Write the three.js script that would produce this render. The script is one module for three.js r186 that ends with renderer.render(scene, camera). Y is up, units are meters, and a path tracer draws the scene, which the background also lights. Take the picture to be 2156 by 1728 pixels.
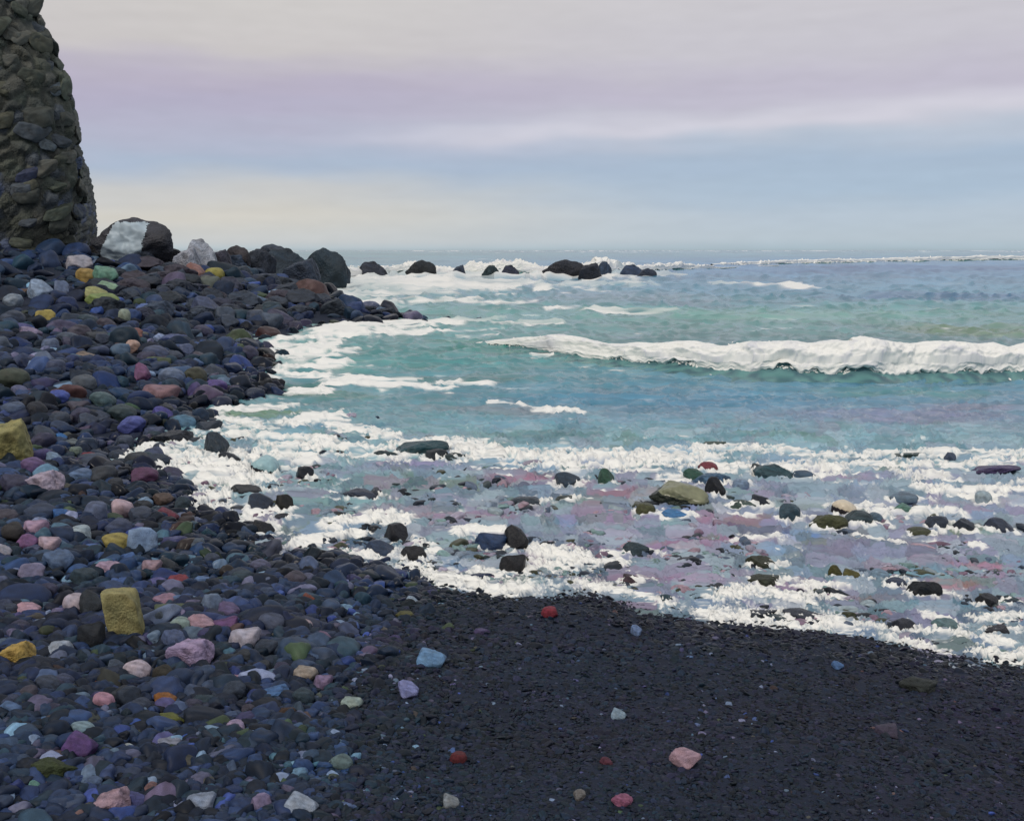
import * as THREE from 'three';
import { mergeVertices } from 'three/addons/utils/BufferGeometryUtils.js';

// ---------------------------------------------------------------- camera, sky, sun, exposure
const scene = new THREE.Scene();
const EYE = 3.0, FOV = 45, PITCH = THREE.MathUtils.degToRad(-9.2);
const camera = new THREE.PerspectiveCamera(FOV, 1024 / 820, 0.1, 20000);
camera.position.set(0, EYE, 0);
camera.rotation.set(PITCH, 0, 0);

const { clamp, lerp, smoothstep } = THREE.MathUtils;
const fract = (x) => x - Math.floor(x);
function rng(seed) { let s = seed >>> 0; return () => { s = (s + 0x6D2B79F5) >>> 0; let t = Math.imul(s ^ (s >>> 15), 1 | s); t = (t + Math.imul(t ^ (t >>> 7), 61 | t)) ^ t; return ((t ^ (t >>> 14)) >>> 0) / 4294967296; }; }
// gradient noise
const PERM = new Uint8Array(512), GR = [];
{ const r = rng(7); const p = [...Array(256).keys()]; for (let i = 255; i > 0; i--) { const j = Math.floor(r() * (i + 1)); [p[i], p[j]] = [p[j], p[i]]; } for (let i = 0; i < 512; i++) PERM[i] = p[i & 255]; for (let i = 0; i < 256; i++) { const a = r() * 6.2832, z = r() * 2 - 1, q = Math.sqrt(1 - z * z); GR.push([Math.cos(a) * q, Math.sin(a) * q, z, Math.cos(a), Math.sin(a)]); } }
function n2(x, y) {
  const ix = Math.floor(x), iy = Math.floor(y), fx = x - ix, fy = y - iy, X = ix & 255, Y = iy & 255;
  const u = fx * fx * fx * (fx * (fx * 6 - 15) + 10), v = fy * fy * fy * (fy * (fy * 6 - 15) + 10);
  const g = (i, j, dx, dy) => { const q = GR[PERM[PERM[(X + i) & 255] + ((Y + j) & 255)]]; return q[3] * dx + q[4] * dy; };
  return 1.5 * lerp(lerp(g(0, 0, fx, fy), g(1, 0, fx - 1, fy), u), lerp(g(0, 1, fx, fy - 1), g(1, 1, fx - 1, fy - 1), u), v);
}
function n3(x, y, z) {
  const ix = Math.floor(x), iy = Math.floor(y), iz = Math.floor(z), fx = x - ix, fy = y - iy, fz = z - iz, X = ix & 255, Y = iy & 255, Z = iz & 255;
  const s = (t) => t * t * t * (t * (t * 6 - 15) + 10), u = s(fx), v = s(fy), w = s(fz);
  const g = (i, j, k, dx, dy, dz) => { const q = GR[PERM[PERM[PERM[(X + i) & 255] + ((Y + j) & 255)] + ((Z + k) & 255)]]; return q[0] * dx + q[1] * dy + q[2] * dz; };
  return 1.4 * lerp(lerp(lerp(g(0, 0, 0, fx, fy, fz), g(1, 0, 0, fx - 1, fy, fz), u), lerp(g(0, 1, 0, fx, fy - 1, fz), g(1, 1, 0, fx - 1, fy - 1, fz), u), v),
    lerp(lerp(g(0, 0, 1, fx, fy, fz - 1), g(1, 0, 1, fx - 1, fy, fz - 1), u), lerp(g(0, 1, 1, fx, fy - 1, fz - 1), g(1, 1, 1, fx - 1, fy - 1, fz - 1), u), v), w);
}
const fbm2 = (x, y, o = 4) => { let a = 0, w = 0.55; for (let i = 0; i < o; i++) { a += w * n2(x, y); x = x * 2.03 + 17.1; y = y * 2.03 + 9.7; w *= 0.5; } return a; };
const fbm3 = (x, y, z, o = 3) => { let a = 0, w = 0.55; for (let i = 0; i < o; i++) { a += w * n3(x, y, z); x = x * 2.03 + 17.1; y = y * 2.03 + 9.7; z = z * 2.03 + 3.3; w *= 0.5; } return a; };
const toLin = (v) => { v /= 255; return v <= 0.04045 ? v / 12.92 : Math.pow((v + 0.055) / 1.055, 2.4); };
const rgb = (r, g, b) => [toLin(r), toLin(g), toLin(b)];
const hex = (h) => { const n = parseInt(h, 16); return rgb(n >> 16, (n >> 8) & 255, n & 255); };
const mix3 = (a, b, t) => [lerp(a[0], b[0], t), lerp(a[1], b[1], t), lerp(a[2], b[2], t)];

// the sky: thin banded high cloud over a pale horizon, one computed equirectangular picture of air and cloud
{
  const W = 2048, H = 1024, data = new Float32Array(W * H * 4);
  const L = [[-90, 150, 158, 164], [-0.5, 176, 192, 200], [0.0, 182, 196, 203], [0.5, 200, 203, 203], [1.8, 209, 206, 198], [3.2, 201, 202, 202], [4.6, 172, 186, 206], [5.8, 180, 184, 204], [7.5, 182, 180, 200], [9, 187, 182, 198], [10.6, 202, 198, 198], [13.5, 206, 203, 201], [24, 205, 205, 208], [50, 214, 216, 222], [90, 222, 225, 230]];
  const R = [[-90, 150, 158, 164], [-0.5, 162, 184, 194], [0.0, 168, 187, 198], [0.6, 184, 197, 207], [1.8, 183, 197, 210], [3.2, 172, 191, 210], [5.0, 170, 188, 208], [6.3, 186, 196, 211], [7.2, 199, 200, 212], [8.4, 194, 191, 206], [10.6, 199, 197, 206], [13.5, 202, 200, 206], [24, 205, 205, 210], [50, 214, 216, 222], [90, 222, 225, 230]];
  const at = (T, e) => { let i = 1; while (i < T.length - 1 && T[i][0] < e) i++; const a = T[i - 1], b = T[i], t = smoothstep(clamp((e - a[0]) / (b[0] - a[0]), 0, 1), 0, 1) * 0.4 + 0.6 * clamp((e - a[0]) / (b[0] - a[0]), 0, 1); return rgb(lerp(a[1], b[1], t), lerp(a[2], b[2], t), lerp(a[3], b[3], t)); };
  for (let r = 0; r < H; r++) for (let c = 0; c < W; c++) {
    const el = ((r + 0.5) / H - 0.5) * 180, az = ((c + 0.5) / W - 0.5) * 2 * Math.PI;       // az: x = cos az, z = sin az
    const dx = Math.cos(az), dz = Math.sin(az), a = Math.atan2(dx, -dz) * 57.2958;           // a: degrees right of the view
    const w = smoothstep(0.5 + 0.5 * Math.sin(clamp(a / 25, -1, 1) * 1.5708), 0, 1);
    const px = dx * 6, pz = dz * 6;
    const warp = 0.9 * fbm3(px * 0.5, el * 0.35, pz * 0.5, 4) + 0.5 * n3(px * 2, el * 1.4, pz * 2);
    const e = el + (el > 0 ? warp * Math.min(1, el / 4) * 0.9 : 0);
    const col = mix3(at(L, e), at(R, e), w);
    const streak = el > 0 ? 1 + 0.03 * n3(px * 1.6, el * 2.4, pz * 1.6) + 0.026 * n3(px * 5, el * 6 + px, pz * 5) + 0.022 * n3(px * 9, el * 11 - px * 2, pz * 9) : 1;
    { const mid = 6.3 + 0.052 * a + 0.35 * n2(a * 0.12, 3), k = Math.exp(-(((e - mid) / 0.55) ** 2)) * smoothstep(a, -14, 2) * 0.75; for (let q = 0; q < 3; q++) col[q] = lerp(col[q], [0.66, 0.65, 0.73][q], k); const m2 = Math.exp(-(((e - 8.6 - 0.02 * a) / 1.1) ** 2)) * (0.4 - 0.2 * w); for (let q = 0; q < 3; q++) col[q] *= 1 - m2 * [0.1, 0.14, 0.06][q]; }
    const i = (r * W + c) * 4; data[i] = col[0] * streak; data[i + 1] = col[1] * streak; data[i + 2] = col[2] * streak; data[i + 3] = 1;
  }
  const sky = new THREE.DataTexture(data, W, H, THREE.RGBAFormat, THREE.FloatType);
  sky.mapping = THREE.EquirectangularReflectionMapping; sky.colorSpace = THREE.LinearSRGBColorSpace; sky.magFilter = THREE.LinearFilter; sky.needsUpdate = true;
  scene.background = sky; scene.environment = sky;
}
const sun = new THREE.DirectionalLight(0xfff4e6, 1.4);
sun.position.set(-26, 48, 30); sun.target.position.set(0, 0, -14);
sun.castShadow = true; sun.shadow.radius = 24; sun.shadow.mapSize.set(2048, 2048);
Object.assign(sun.shadow.camera, { left: -60, right: 60, top: 60, bottom: -60, near: 1, far: 220 });
scene.add(sun, sun.target);
const EXPOSURE = 1.0;

// ---------------------------------------------------------------- helpers
const F = 864 / Math.tan(THREE.MathUtils.degToRad(FOV / 2));          // picture of 2156 x 1728
const cP = Math.cos(PITCH), sP = Math.sin(PITCH);
function ray(vx, vy) { const x = (vx - 1078) / F, y = (864 - vy) / F; return [x, y * cP + sP, y * sP - cP]; }
function onSea(vx, vy, h = 0) { const d = ray(vx, vy), k = (h - EYE) / Math.min(d[1], -0.0004); return [d[0] * k, -d[2] * k]; }   // [x, distance ahead]
const used = {};
function numbered(name) { const n = used[name] = (used[name] ?? -1) + 1; return n ? name + '_' + String(n).padStart(3, '0') : name; }
function setKind(o, kind, label) { o.userData.kind = kind; if (label) o.userData.label = label; return o; }
function addMesh(name, geo, mat, parent = scene) { const m = new THREE.Mesh(geo, mat); m.name = parent === scene ? numbered(name) : name; m.castShadow = m.receiveShadow = true; parent.add(m); return m; }

function noiseTexture(size, fn, rep = 1) {
  const d = new Uint8Array(size * size * 4);
  for (let y = 0; y < size; y++) for (let x = 0; x < size; x++) { const v = clamp(fn(x / size, y / size), 0, 1) * 255, i = (y * size + x) * 4; d[i] = d[i + 1] = d[i + 2] = v; d[i + 3] = 255; }
  const t = new THREE.DataTexture(d, size, size); t.wrapS = t.wrapT = THREE.RepeatWrapping; t.magFilter = THREE.LinearFilter; t.repeat.set(rep, rep); t.needsUpdate = true; return t;
}
const tile = (fn) => (u, v) => { const a = u * u * (3 - 2 * u), b = v * v * (3 - 2 * v); return lerp(lerp(fn(u, v), fn(u - 1, v), a), lerp(fn(u, v - 1), fn(u - 1, v - 1), a), b); };
const grainTex = noiseTexture(512, tile((u, v) => 0.5 + 0.5 * fbm2(u * 14, v * 14, 5)));
const grainMap = noiseTexture(512, tile((u, v) => 0.8 + 0.5 * fbm2(u * 22 + 5, v * 22, 5)));

// shoreline on the water plane, from the right foreground round the bay to the far headland
const SHORE = [[2700, 1560], [2400, 1450], [2156, 1396], [2000, 1378], [1880, 1352], [1760, 1330], [1600, 1315], [1490, 1305], [1380, 1272], [1250, 1246], [1110, 1252], [1040, 1244], [940, 1228], [860, 1196], [750, 1186], [640, 1172], [560, 1180], [548, 1120], [460, 1088], [395, 1078], [395, 1046], [330, 1000], [240, 968], [300, 936], [420, 905], [432, 868], [510, 848], [585, 826], [545, 795], [590, 752], [520, 724], [620, 700], [700, 686], [790, 684], [890, 680], [840, 664], [750, 652], [690, 622], [590, 604], [650, 592], [725, 579], [720, 562], [560, 551], [100, 543], [-900, 541]].map(([x, y]) => onSea(x, y));
function inland(x, z) {           // signed distance to the shoreline, positive on the beach; z = metres ahead
  let best = 1e9, side = 1;
  let inside = false;
  for (let i = 0, n = SHORE.length; i < n; i++) {
    const a = SHORE[i], b = SHORE[i + 1] ?? null;
    if (b) {
      const ex = b[0] - a[0], ez = b[1] - a[1], t = clamp(((x - a[0]) * ex + (z - a[1]) * ez) / (ex * ex + ez * ez), 0, 1), dx = x - a[0] - ex * t, dz = z - a[1] - ez * t, d = dx * dx + dz * dz;
      if (d < best) best = d;
    }
  }
  const poly = POLY; for (let i = 0, j = poly.length - 1; i < poly.length; j = i++) { const [xi, zi] = poly[i], [xj, zj] = poly[j]; if ((zi > z) !== (zj > z) && x < ((xj - xi) * (z - zi)) / (zj - zi) + xi) inside = !inside; }
  return Math.sqrt(best) * (inside ? 1 : -1);
}
const POLY = [...SHORE, [-900, SHORE[SHORE.length - 1][1]], [-900, -60], [60, -60], [60, SHORE[0][1]]];
function beachH(x, z, d = inland(x, z)) {
  let h = d > 0 ? 3.05 * (1 - Math.exp(-d * 0.047)) : Math.max(-2.5, d * 0.12);
  h += 0.9 * Math.exp(-(((x + 27) / 9) ** 2) - ((z - 57) / 12) ** 2);
  h += 0.95 * Math.exp(-(((x + 18) / 8) ** 2) - ((z - 63) / 11) ** 2) * clamp(d / 5, 0, 1);
  if (d > -1) h += 0.05 * n2(x * 0.7, z * 0.7) * clamp(d / 3, 0, 1) * Math.min(3, 1 + z * 0.04);
  return h;
}
function onBeach(vx, vy) {        // where a line of sight meets the beach or the water
  const d = ray(vx, vy), hl = Math.hypot(d[0], d[2]);
  let t = 1.2, prev = 1.2;
  const above = (s) => EYE + d[1] * s - Math.max(0, beachH(d[0] * s, -d[2] * s));
  while (t < 260 && above(t) > 0) { prev = t; t *= 1.02; }
  let lo = prev, hi = t; for (let i = 0; i < 18; i++) { const m = (lo + hi) / 2; if (above(m) > 0) lo = m; else hi = m; }
  return { x: d[0] * hi, z: -d[2] * hi, dist: hi, h: Math.max(0, beachH(d[0] * hi, -d[2] * hi)) };
}

// ---------------------------------------------------------------- beach sheet
const groundMat = new THREE.MeshPhysicalMaterial({ vertexColors: true, roughness: 0.8, specularIntensity: 0.25, bumpMap: grainTex, bumpScale: 0.02 });
{
  const NB = 420, NR = 420, pos = [], col = [], uv = [], idx = [], keep = [];
  const c1 = rgb(30, 40, 56), c2 = rgb(42, 46, 60), c3 = rgb(22, 28, 38), c4 = rgb(54, 47, 68);
  for (let j = 0; j <= NR; j++) for (let i = 0; i <= NB; i++) {
    const q = lerp(1 / 1.2, 1 / 330, Math.pow(j / NR, 0.8)), z = 1 / q - 0.6, s = lerp(-0.95, 0.95, i / NB), x = s * (z + 1.5);
    const d = inland(x, z);
    let y = beachH(x, z, d);
    const k = clamp((z + 2) / 8, 0.3, 6);
    y += k * (0.012 * (0.5 - Math.abs(n2(x / (0.16 * k), z / (0.12 * k)))) + 0.006 * n2(x / (0.06 * k), z / (0.05 * k)));
    pos.push(x, y, -z); uv.push(x * 1.6, z * 1.6); keep.push(d > -3.5 - z * 0.05);
    let c = mix3(c1, c2, clamp(0.5 + 0.9 * fbm2(x * 0.9, z * 1.3), 0, 1)); c = mix3(c, c3, clamp(0.9 * fbm2(x * 2.3 + 9, z * 3.1, 3), 0, 0.8)); c = mix3(c, c4, clamp(0.9 * fbm2(x * 0.7 + 30, z * 1.7, 3) * smoothstep(x, 0, 3), 0, 0.8));
    col.push(...c);
  }
  for (let j = 0; j < NR; j++) for (let i = 0; i < NB; i++) { const a = j * (NB + 1) + i; if (keep[a] || keep[a + 1] || keep[a + NB + 1]) idx.push(a, a + 1, a + NB + 1, a + 1, a + NB + 2, a + NB + 1); }
  const g = new THREE.BufferGeometry(); g.setAttribute('position', new THREE.Float32BufferAttribute(pos, 3)); g.setAttribute('color', new THREE.Float32BufferAttribute(col, 3)); g.setAttribute('uv', new THREE.Float32BufferAttribute(uv, 2)); g.setIndex(idx); g.computeVertexNormals();
  setKind(addMesh('beach', g, groundMat), 'structure', 'dark slate coloured shingle beach sloping down to the surf');
  // the sea bed as one deep sheet to the horizon
  const bed = new THREE.PlaneGeometry(16000, 16000); bed.rotateX(-Math.PI / 2); bed.translate(0, -3.2, -4000);
  setKind(addMesh('sea_bed', bed, new THREE.MeshStandardMaterial({ color: new THREE.Color().setRGB(...rgb(70, 80, 84)), roughness: 1 })), 'structure');
}

// ---------------------------------------------------------------- sea: one water sheet with its foam
const patch = (vx, vy, rx, ry, c, a = 1) => { const p = onSea(vx, vy), n = onSea(vx, vy + ry), f = onSea(vx, vy - ry); return { x: p[0], z: p[1], rx: rx * p[1] / F, rn: p[1] - n[1], rf: Math.min(f[1] - p[1], p[1] * 2), c: hex(c), a }; };
const BASE = [[526, '9fb2b6', 'a4b4bc'], [536, '6f9a9c', '86a6b0'], [560, '7aa0a8', '5f8ab0'], [585, '90b0b6', '6490ac'], [620, '82a8b0', '6699ae'], [660, '78aaaa', '76a8a4'], [710, '7fa6a8', '84a1a4'], [760, '78a4a6', '7f9fa8'], [810, '6f9aa4', '7099ac'], [860, '7ea0a8', '83a0b4'], [910, '8fb2ba', '98b8c4'], [960, '9fb9c2', 'a0bcc8'], [1010, '8fa5b0', '97a6b6'], [1060, '8c9eaa', '9aa2b4'], [1130, '8b9ba8', '9c9fb2'], [1200, '74879a', '95a2b0'], [1300, '66768a', '7d8b9c'], [1450, '66748a', '74818f']].map(([y, a, b]) => [onSea(1078, y)[1], hex(a), hex(b)]);
const PATCH = [
  patch(2000, 566, 360, 9, '1e4676', 1), patch(1700, 572, 220, 6, '3a6490', 0.8), patch(1980, 627, 280, 10, '2f6290', 0.95), patch(1500, 640, 260, 10, '7d9cb0', 0.6), patch(2080, 700, 190, 16, '7f9370', 0.85),
  patch(1650, 668, 380, 14, '8db4ac', 0.7), patch(1300, 628, 230, 12, 'a3b4c2', 0.6), patch(1000, 590, 300, 12, 'b9c4cc', 0.6), patch(950, 760, 330, 26, '6b9fa0', 0.8), patch(960, 722, 70, 7, '3f8c74', 0.8), patch(1050, 735, 110, 8, '4b9080', 0.7), patch(1270, 762, 110, 9, '3b8a6c', 0.85),
  patch(740, 770, 130, 16, '8dbab4', 0.7), patch(620, 820, 90, 14, '3f6c60', 0.7), patch(700, 835, 150, 10, '6e8668', 0.6), patch(1400, 845, 420, 24, '6391ac', 0.75), patch(1000, 800, 160, 10, '6f7f60', 0.35), patch(1900, 880, 330, 18, '948fae', 0.75), patch(2050, 860, 160, 8, 'a79fb4', 0.6), patch(1250, 890, 300, 12, '7ba4b4', 0.6),
  patch(1900, 830, 200, 12, '6f9d92', 0.6), patch(1000, 865, 200, 8, '9c9aa0', 0.6), patch(560, 875, 130, 7, '8a9a68', 0.7), patch(700, 900, 140, 8, '5f86a6', 0.6), patch(1150, 920, 240, 10, '7e9f9a', 0.7), patch(1500, 925, 330, 14, '86acb2', 0.7), patch(1120, 948, 220, 8, 'a4c4ce', 0.8), patch(1500, 948, 260, 8, 'a4c4ce', 0.7),
  patch(880, 985, 170, 12, '8f87ae', 0.85), patch(650, 975, 90, 10, 'a898b4', 0.7), patch(1090, 1012, 100, 13, 'a36f82', 0.95), patch(1180, 1020, 70, 8, '9f7a92', 0.8), patch(800, 1020, 170, 16, '7d9c94', 0.8), patch(560, 1065, 60, 9, '86b0b4', 0.8), patch(860, 1075, 130, 11, '9b7c90', 0.85), patch(950, 1090, 140, 10, 'a06a7c', 0.8), patch(1320, 1040, 90, 10, '9b6f6c', 0.85), patch(1260, 1058, 110, 10, '8c7c5e', 0.65), patch(740, 1060, 130, 9, '7fa7a6', 0.7),
  patch(1180, 1065, 140, 12, '86a09c', 0.7), patch(1200, 1100, 60, 12, '6f9bc0', 0.9), patch(1280, 1095, 120, 14, '9d92b2', 0.8), patch(1430, 1075, 60, 14, '5f92c4', 0.7), patch(1370, 1105, 90, 9, '88b4b0', 0.8), patch(1560, 1100, 90, 14, 'b0809c', 0.9), patch(1500, 1140, 120, 12, 'a97f9c', 0.8), patch(1420, 1155, 90, 10, 'ab6f8c', 0.85), patch(1230, 1160, 70, 8, 'a46a86', 0.85), patch(1320, 1130, 180, 10, '9a8eae', 0.7),
  patch(1690, 1135, 60, 18, '6a8fcc', 0.9), patch(1640, 1160, 60, 12, '7f9cc8', 0.7), patch(1480, 1175, 150, 12, '96a8b0', 0.7), patch(1850, 1160, 160, 22, 'a097ae', 0.9), patch(1640, 1190, 120, 14, '8ea2aa', 0.8), patch(1960, 1210, 130, 14, '84bcc8', 0.9), patch(1480, 1225, 80, 14, 'b070a0', 0.95), patch(1330, 1228, 120, 12, '94708c', 0.7), patch(2080, 1195, 70, 9, 'bc7482', 0.9), patch(2010, 1240, 70, 12, 'b86c76', 0.9), patch(1850, 1265, 80, 9, '9c7c72', 0.8), patch(2080, 1215, 110, 8, 'a3829c', 0.8),
  patch(2000, 1275, 110, 12, '5c86a4', 0.9), patch(1630, 1235, 60, 9, 'a87f94', 0.7), patch(1980, 1035, 180, 10, 'a8b4c4', 0.7), patch(1780, 1025, 100, 10, 'aab8c8', 0.8), patch(1820, 1010, 60, 8, 'b49aac', 0.8), patch(1640, 1070, 150, 12, '8a9b88', 0.6), patch(2030, 1125, 90, 9, '8a9f88', 0.7), patch(2060, 1060, 80, 8, 'b394a6', 0.7), patch(1720, 1055, 110, 10, 'b3bccc', 0.7),
  patch(960, 1150, 140, 14, '8aa9a2', 0.8), patch(780, 1150, 130, 16, '4c6684', 0.85), patch(640, 1165, 80, 8, '8aa4b4', 0.7), patch(1000, 1205, 90, 14, '3d5474', 0.8), patch(1240, 1215, 110, 10, '6f8596', 0.7), patch(1650, 1300, 130, 10, '5a6478', 0.8), patch(1850, 1300, 120, 10, '5c6074', 0.8), patch(480, 1000, 70, 9, 'c8b8c4', 0.7), patch(1900, 930, 240, 8, 'a0bcc2', 0.7), patch(2080, 943, 60, 5, '4f7f9c', 0.8), patch(1620, 915, 110, 7, '73998e', 0.6)];
// foam: strokes of broken white water lying on the sheet, [half thickness, height, opacity, points...]
const STROKE = [];
function foam(half, rise, strength, ...pts) { for (let i = 0; i + 1 < pts.length; i++) { const a = onSea(...pts[i]), b = onSea(...pts[i + 1]), m = [(pts[i][0] + pts[i + 1][0]) / 2, (pts[i][1] + pts[i + 1][1]) / 2], o = onSea(...m), n = onSea(m[0], m[1] + half), fr = onSea(m[0], m[1] - half); STROKE.push({ a, b, rx: 2.2 * half * o[1] / F, rz: 1.15 * (fr[1] - n[1]) / 2, rise: rise * 0.75, strength, x0: Math.min(a[0], b[0]), x1: Math.max(a[0], b[0]), z0: Math.min(a[1], b[1]), z1: Math.max(a[1], b[1]) }); } }
foam(13, 0.3, 1, [650, 608], [720, 597], [900, 600], [1060, 598]); foam(7, 0.15, 0.9, [700, 624], [920, 614]); foam(6, 0.15, 0.9, [1140, 604], [1290, 598], [1370, 601]); foam(4, 0.1, 0.7, [1060, 600], [1180, 588], [1280, 590]);
foam(9, 0.2, 1, [740, 612], [1050, 606]); foam(7, 0.2, 1, [650, 628], [790, 642]); foam(8, 0.15, 1, [640, 716], [760, 704]); foam(9, 0.12, 0.95, [560, 748], [680, 742]); foam(7, 0.12, 0.9, [600, 775], [720, 768]);
foam(6, 0.7, 1, [735, 586], [900, 584], [1090, 583]); foam(5, 0.6, 0.95, [1120, 583], [1290, 580], [1400, 574]);
foam(7, 0.25, 1, [565, 601], [625, 614]); foam(5, 0.15, 0.9, [660, 640], [760, 655]); foam(5, 0.12, 0.8, [700, 633], [830, 642]); foam(3, 0.1, 0.6, [850, 632], [1100, 640]); foam(3, 0.1, 0.6, [1150, 650], [1420, 655]); foam(3, 0.1, 0.55, [1500, 600], [1700, 603]);
foam(6, 0.14, 1, [690, 694], [800, 688], [960, 680]); foam(5, 0.12, 0.9, [900, 686], [1060, 675]); foam(4, 0.1, 0.8, [1040, 686], [1180, 682]); foam(10, 0.1, 0.85, [600, 716], [740, 698]); foam(9, 0.1, 0.9, [560, 735], [690, 728]); foam(5, 0.08, 0.7, [640, 752], [740, 742]); foam(4, 0.08, 0.7, [760, 705], [980, 700]); foam(4, 0.06, 0.6, [960, 712], [1050, 708]);
foam(5, 0.07, 0.85, [540, 797], [680, 790]); foam(9, 0.08, 1, [700, 806], [850, 812]); foam(5, 0.06, 0.9, [850, 814], [950, 820]); foam(4, 0.05, 0.8, [930, 806], [1040, 812]); foam(4, 0.05, 0.8, [620, 820], [700, 826]);
foam(3, 0.04, 0.7, [1030, 850], [1230, 870]); foam(5, 0.05, 0.8, [450, 866], [620, 858]); foam(11, 0.07, 1, [620, 890], [700, 882]); foam(6, 0.06, 0.9, [700, 900], [830, 922]); foam(6, 0.05, 0.75, [440, 880], [560, 905]); foam(6, 0.05, 0.8, [480, 918], [700, 930]); foam(8, 0.06, 0.95, [560, 942], [760, 946], [860, 962]); foam(10, 0.07, 0.9, [830, 945], [960, 940]); foam(5, 0.05, 0.7, [720, 960], [860, 975]);
foam(17, 0.1, 1, [290, 962], [400, 972]); foam(17, 0.1, 1, [330, 985], [520, 990]); foam(8, 0.08, 0.9, [250, 962], [320, 945]); foam(7, 0.06, 0.9, [440, 950], [540, 968]); foam(9, 0.05, 0.75, [540, 958], [660, 970]); foam(12, 0.06, 0.85, [420, 1015], [560, 1012]);
foam(12, 0.08, 1, [400, 1062], [470, 1042], [520, 1030]); foam(9, 0.06, 0.95, [410, 1082], [480, 1070]); foam(7, 0.05, 0.9, [525, 1085], [610, 1078]); foam(6, 0.04, 0.7, [480, 1100], [570, 1112]);
foam(13, 0.1, 1, [980, 948], [1090, 966], [1300, 976]); foam(15, 0.1, 1, [1180, 972], [1300, 974], [1470, 966]); foam(6, 0.05, 0.75, [1300, 958], [1480, 950], [1700, 952]); foam(10, 0.08, 0.85, [1480, 985], [1620, 992], [1780, 988]); foam(7, 0.06, 0.85, [1780, 980], [1950, 985], [2190, 970]); foam(5, 0.05, 0.7, [1700, 962], [2190, 955]); foam(7, 0.06, 0.8, [1900, 1002], [2000, 1010]);
foam(9, 0.07, 1, [1950, 1034], [2050, 1040], [2190, 1030]); foam(7, 0.05, 0.8, [1840, 1090], [2010, 1082]); foam(5, 0.04, 0.7, [1740, 1072], [1850, 1066]); foam(5, 0.04, 0.7, [1540, 1090], [1650, 1078]); foam(7, 0.04, 0.7, [1400, 1015], [1480, 1008]);
foam(8, 0.05, 0.95, [565, 1168], [640, 1146], [760, 1124]); foam(11, 0.06, 1, [690, 1112], [800, 1092], [850, 1100]); foam(6, 0.04, 0.85, [570, 1184], [760, 1186]); foam(5, 0.04, 0.7, [700, 1165], [800, 1178]); foam(6, 0.04, 0.9, [880, 1150], [920, 1165]);
foam(13, 0.06, 1, [865, 1205], [930, 1228], [1060, 1246], [1105, 1244]); foam(7, 0.05, 0.9, [1000, 1205], [1050, 1218]); foam(8, 0.05, 1, [965, 1128], [1060, 1126]); foam(15, 0.07, 1, [1120, 1172], [1190, 1180], [1230, 1190]); foam(8, 0.05, 0.9, [1100, 1200], [1200, 1196], [1310, 1190]); foam(7, 0.04, 0.9, [1220, 1232], [1320, 1252], [1400, 1280]);
foam(6, 0.04, 0.8, [1560, 1140], [1640, 1136]); foam(4, 0.03, 0.6, [1800, 1130], [1900, 1150]); foam(10, 0.06, 1, [1520, 1258], [1600, 1252], [1700, 1270]); foam(8, 0.06, 1, [1560, 1244], [1690, 1264], [1760, 1252]); foam(6, 0.04, 0.8, [1680, 1232], [1780, 1240]);
foam(13, 0.05, 0.9, [1495, 1302], [1600, 1304]); foam(11, 0.05, 0.85, [1640, 1308], [1760, 1316]); foam(5, 0.03, 0.8, [1760, 1316], [1900, 1332], [2010, 1342]); foam(7, 0.04, 0.85, [1880, 1350], [1990, 1378]); foam(13, 0.06, 1, [2090, 1384], [2190, 1390]); foam(7, 0.04, 0.85, [2060, 1310], [2190, 1304]); foam(6, 0.04, 0.8, [1950, 1300], [2010, 1318]); foam(5, 0.04, 0.8, [1990, 1340], [2130, 1362]);

const rows = (text) => text.trim().split('\n').map((l) => { const m = l.trim().match(/^(\S+) (\S+) (\S+) (\S+) (\S+) (\S) ?([^|]*)\|?(.*)$/); return [+m[1], +m[2], +m[3], +m[4], m[5], m[6], m[7].trim(), m[8].trim()]; });
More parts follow.
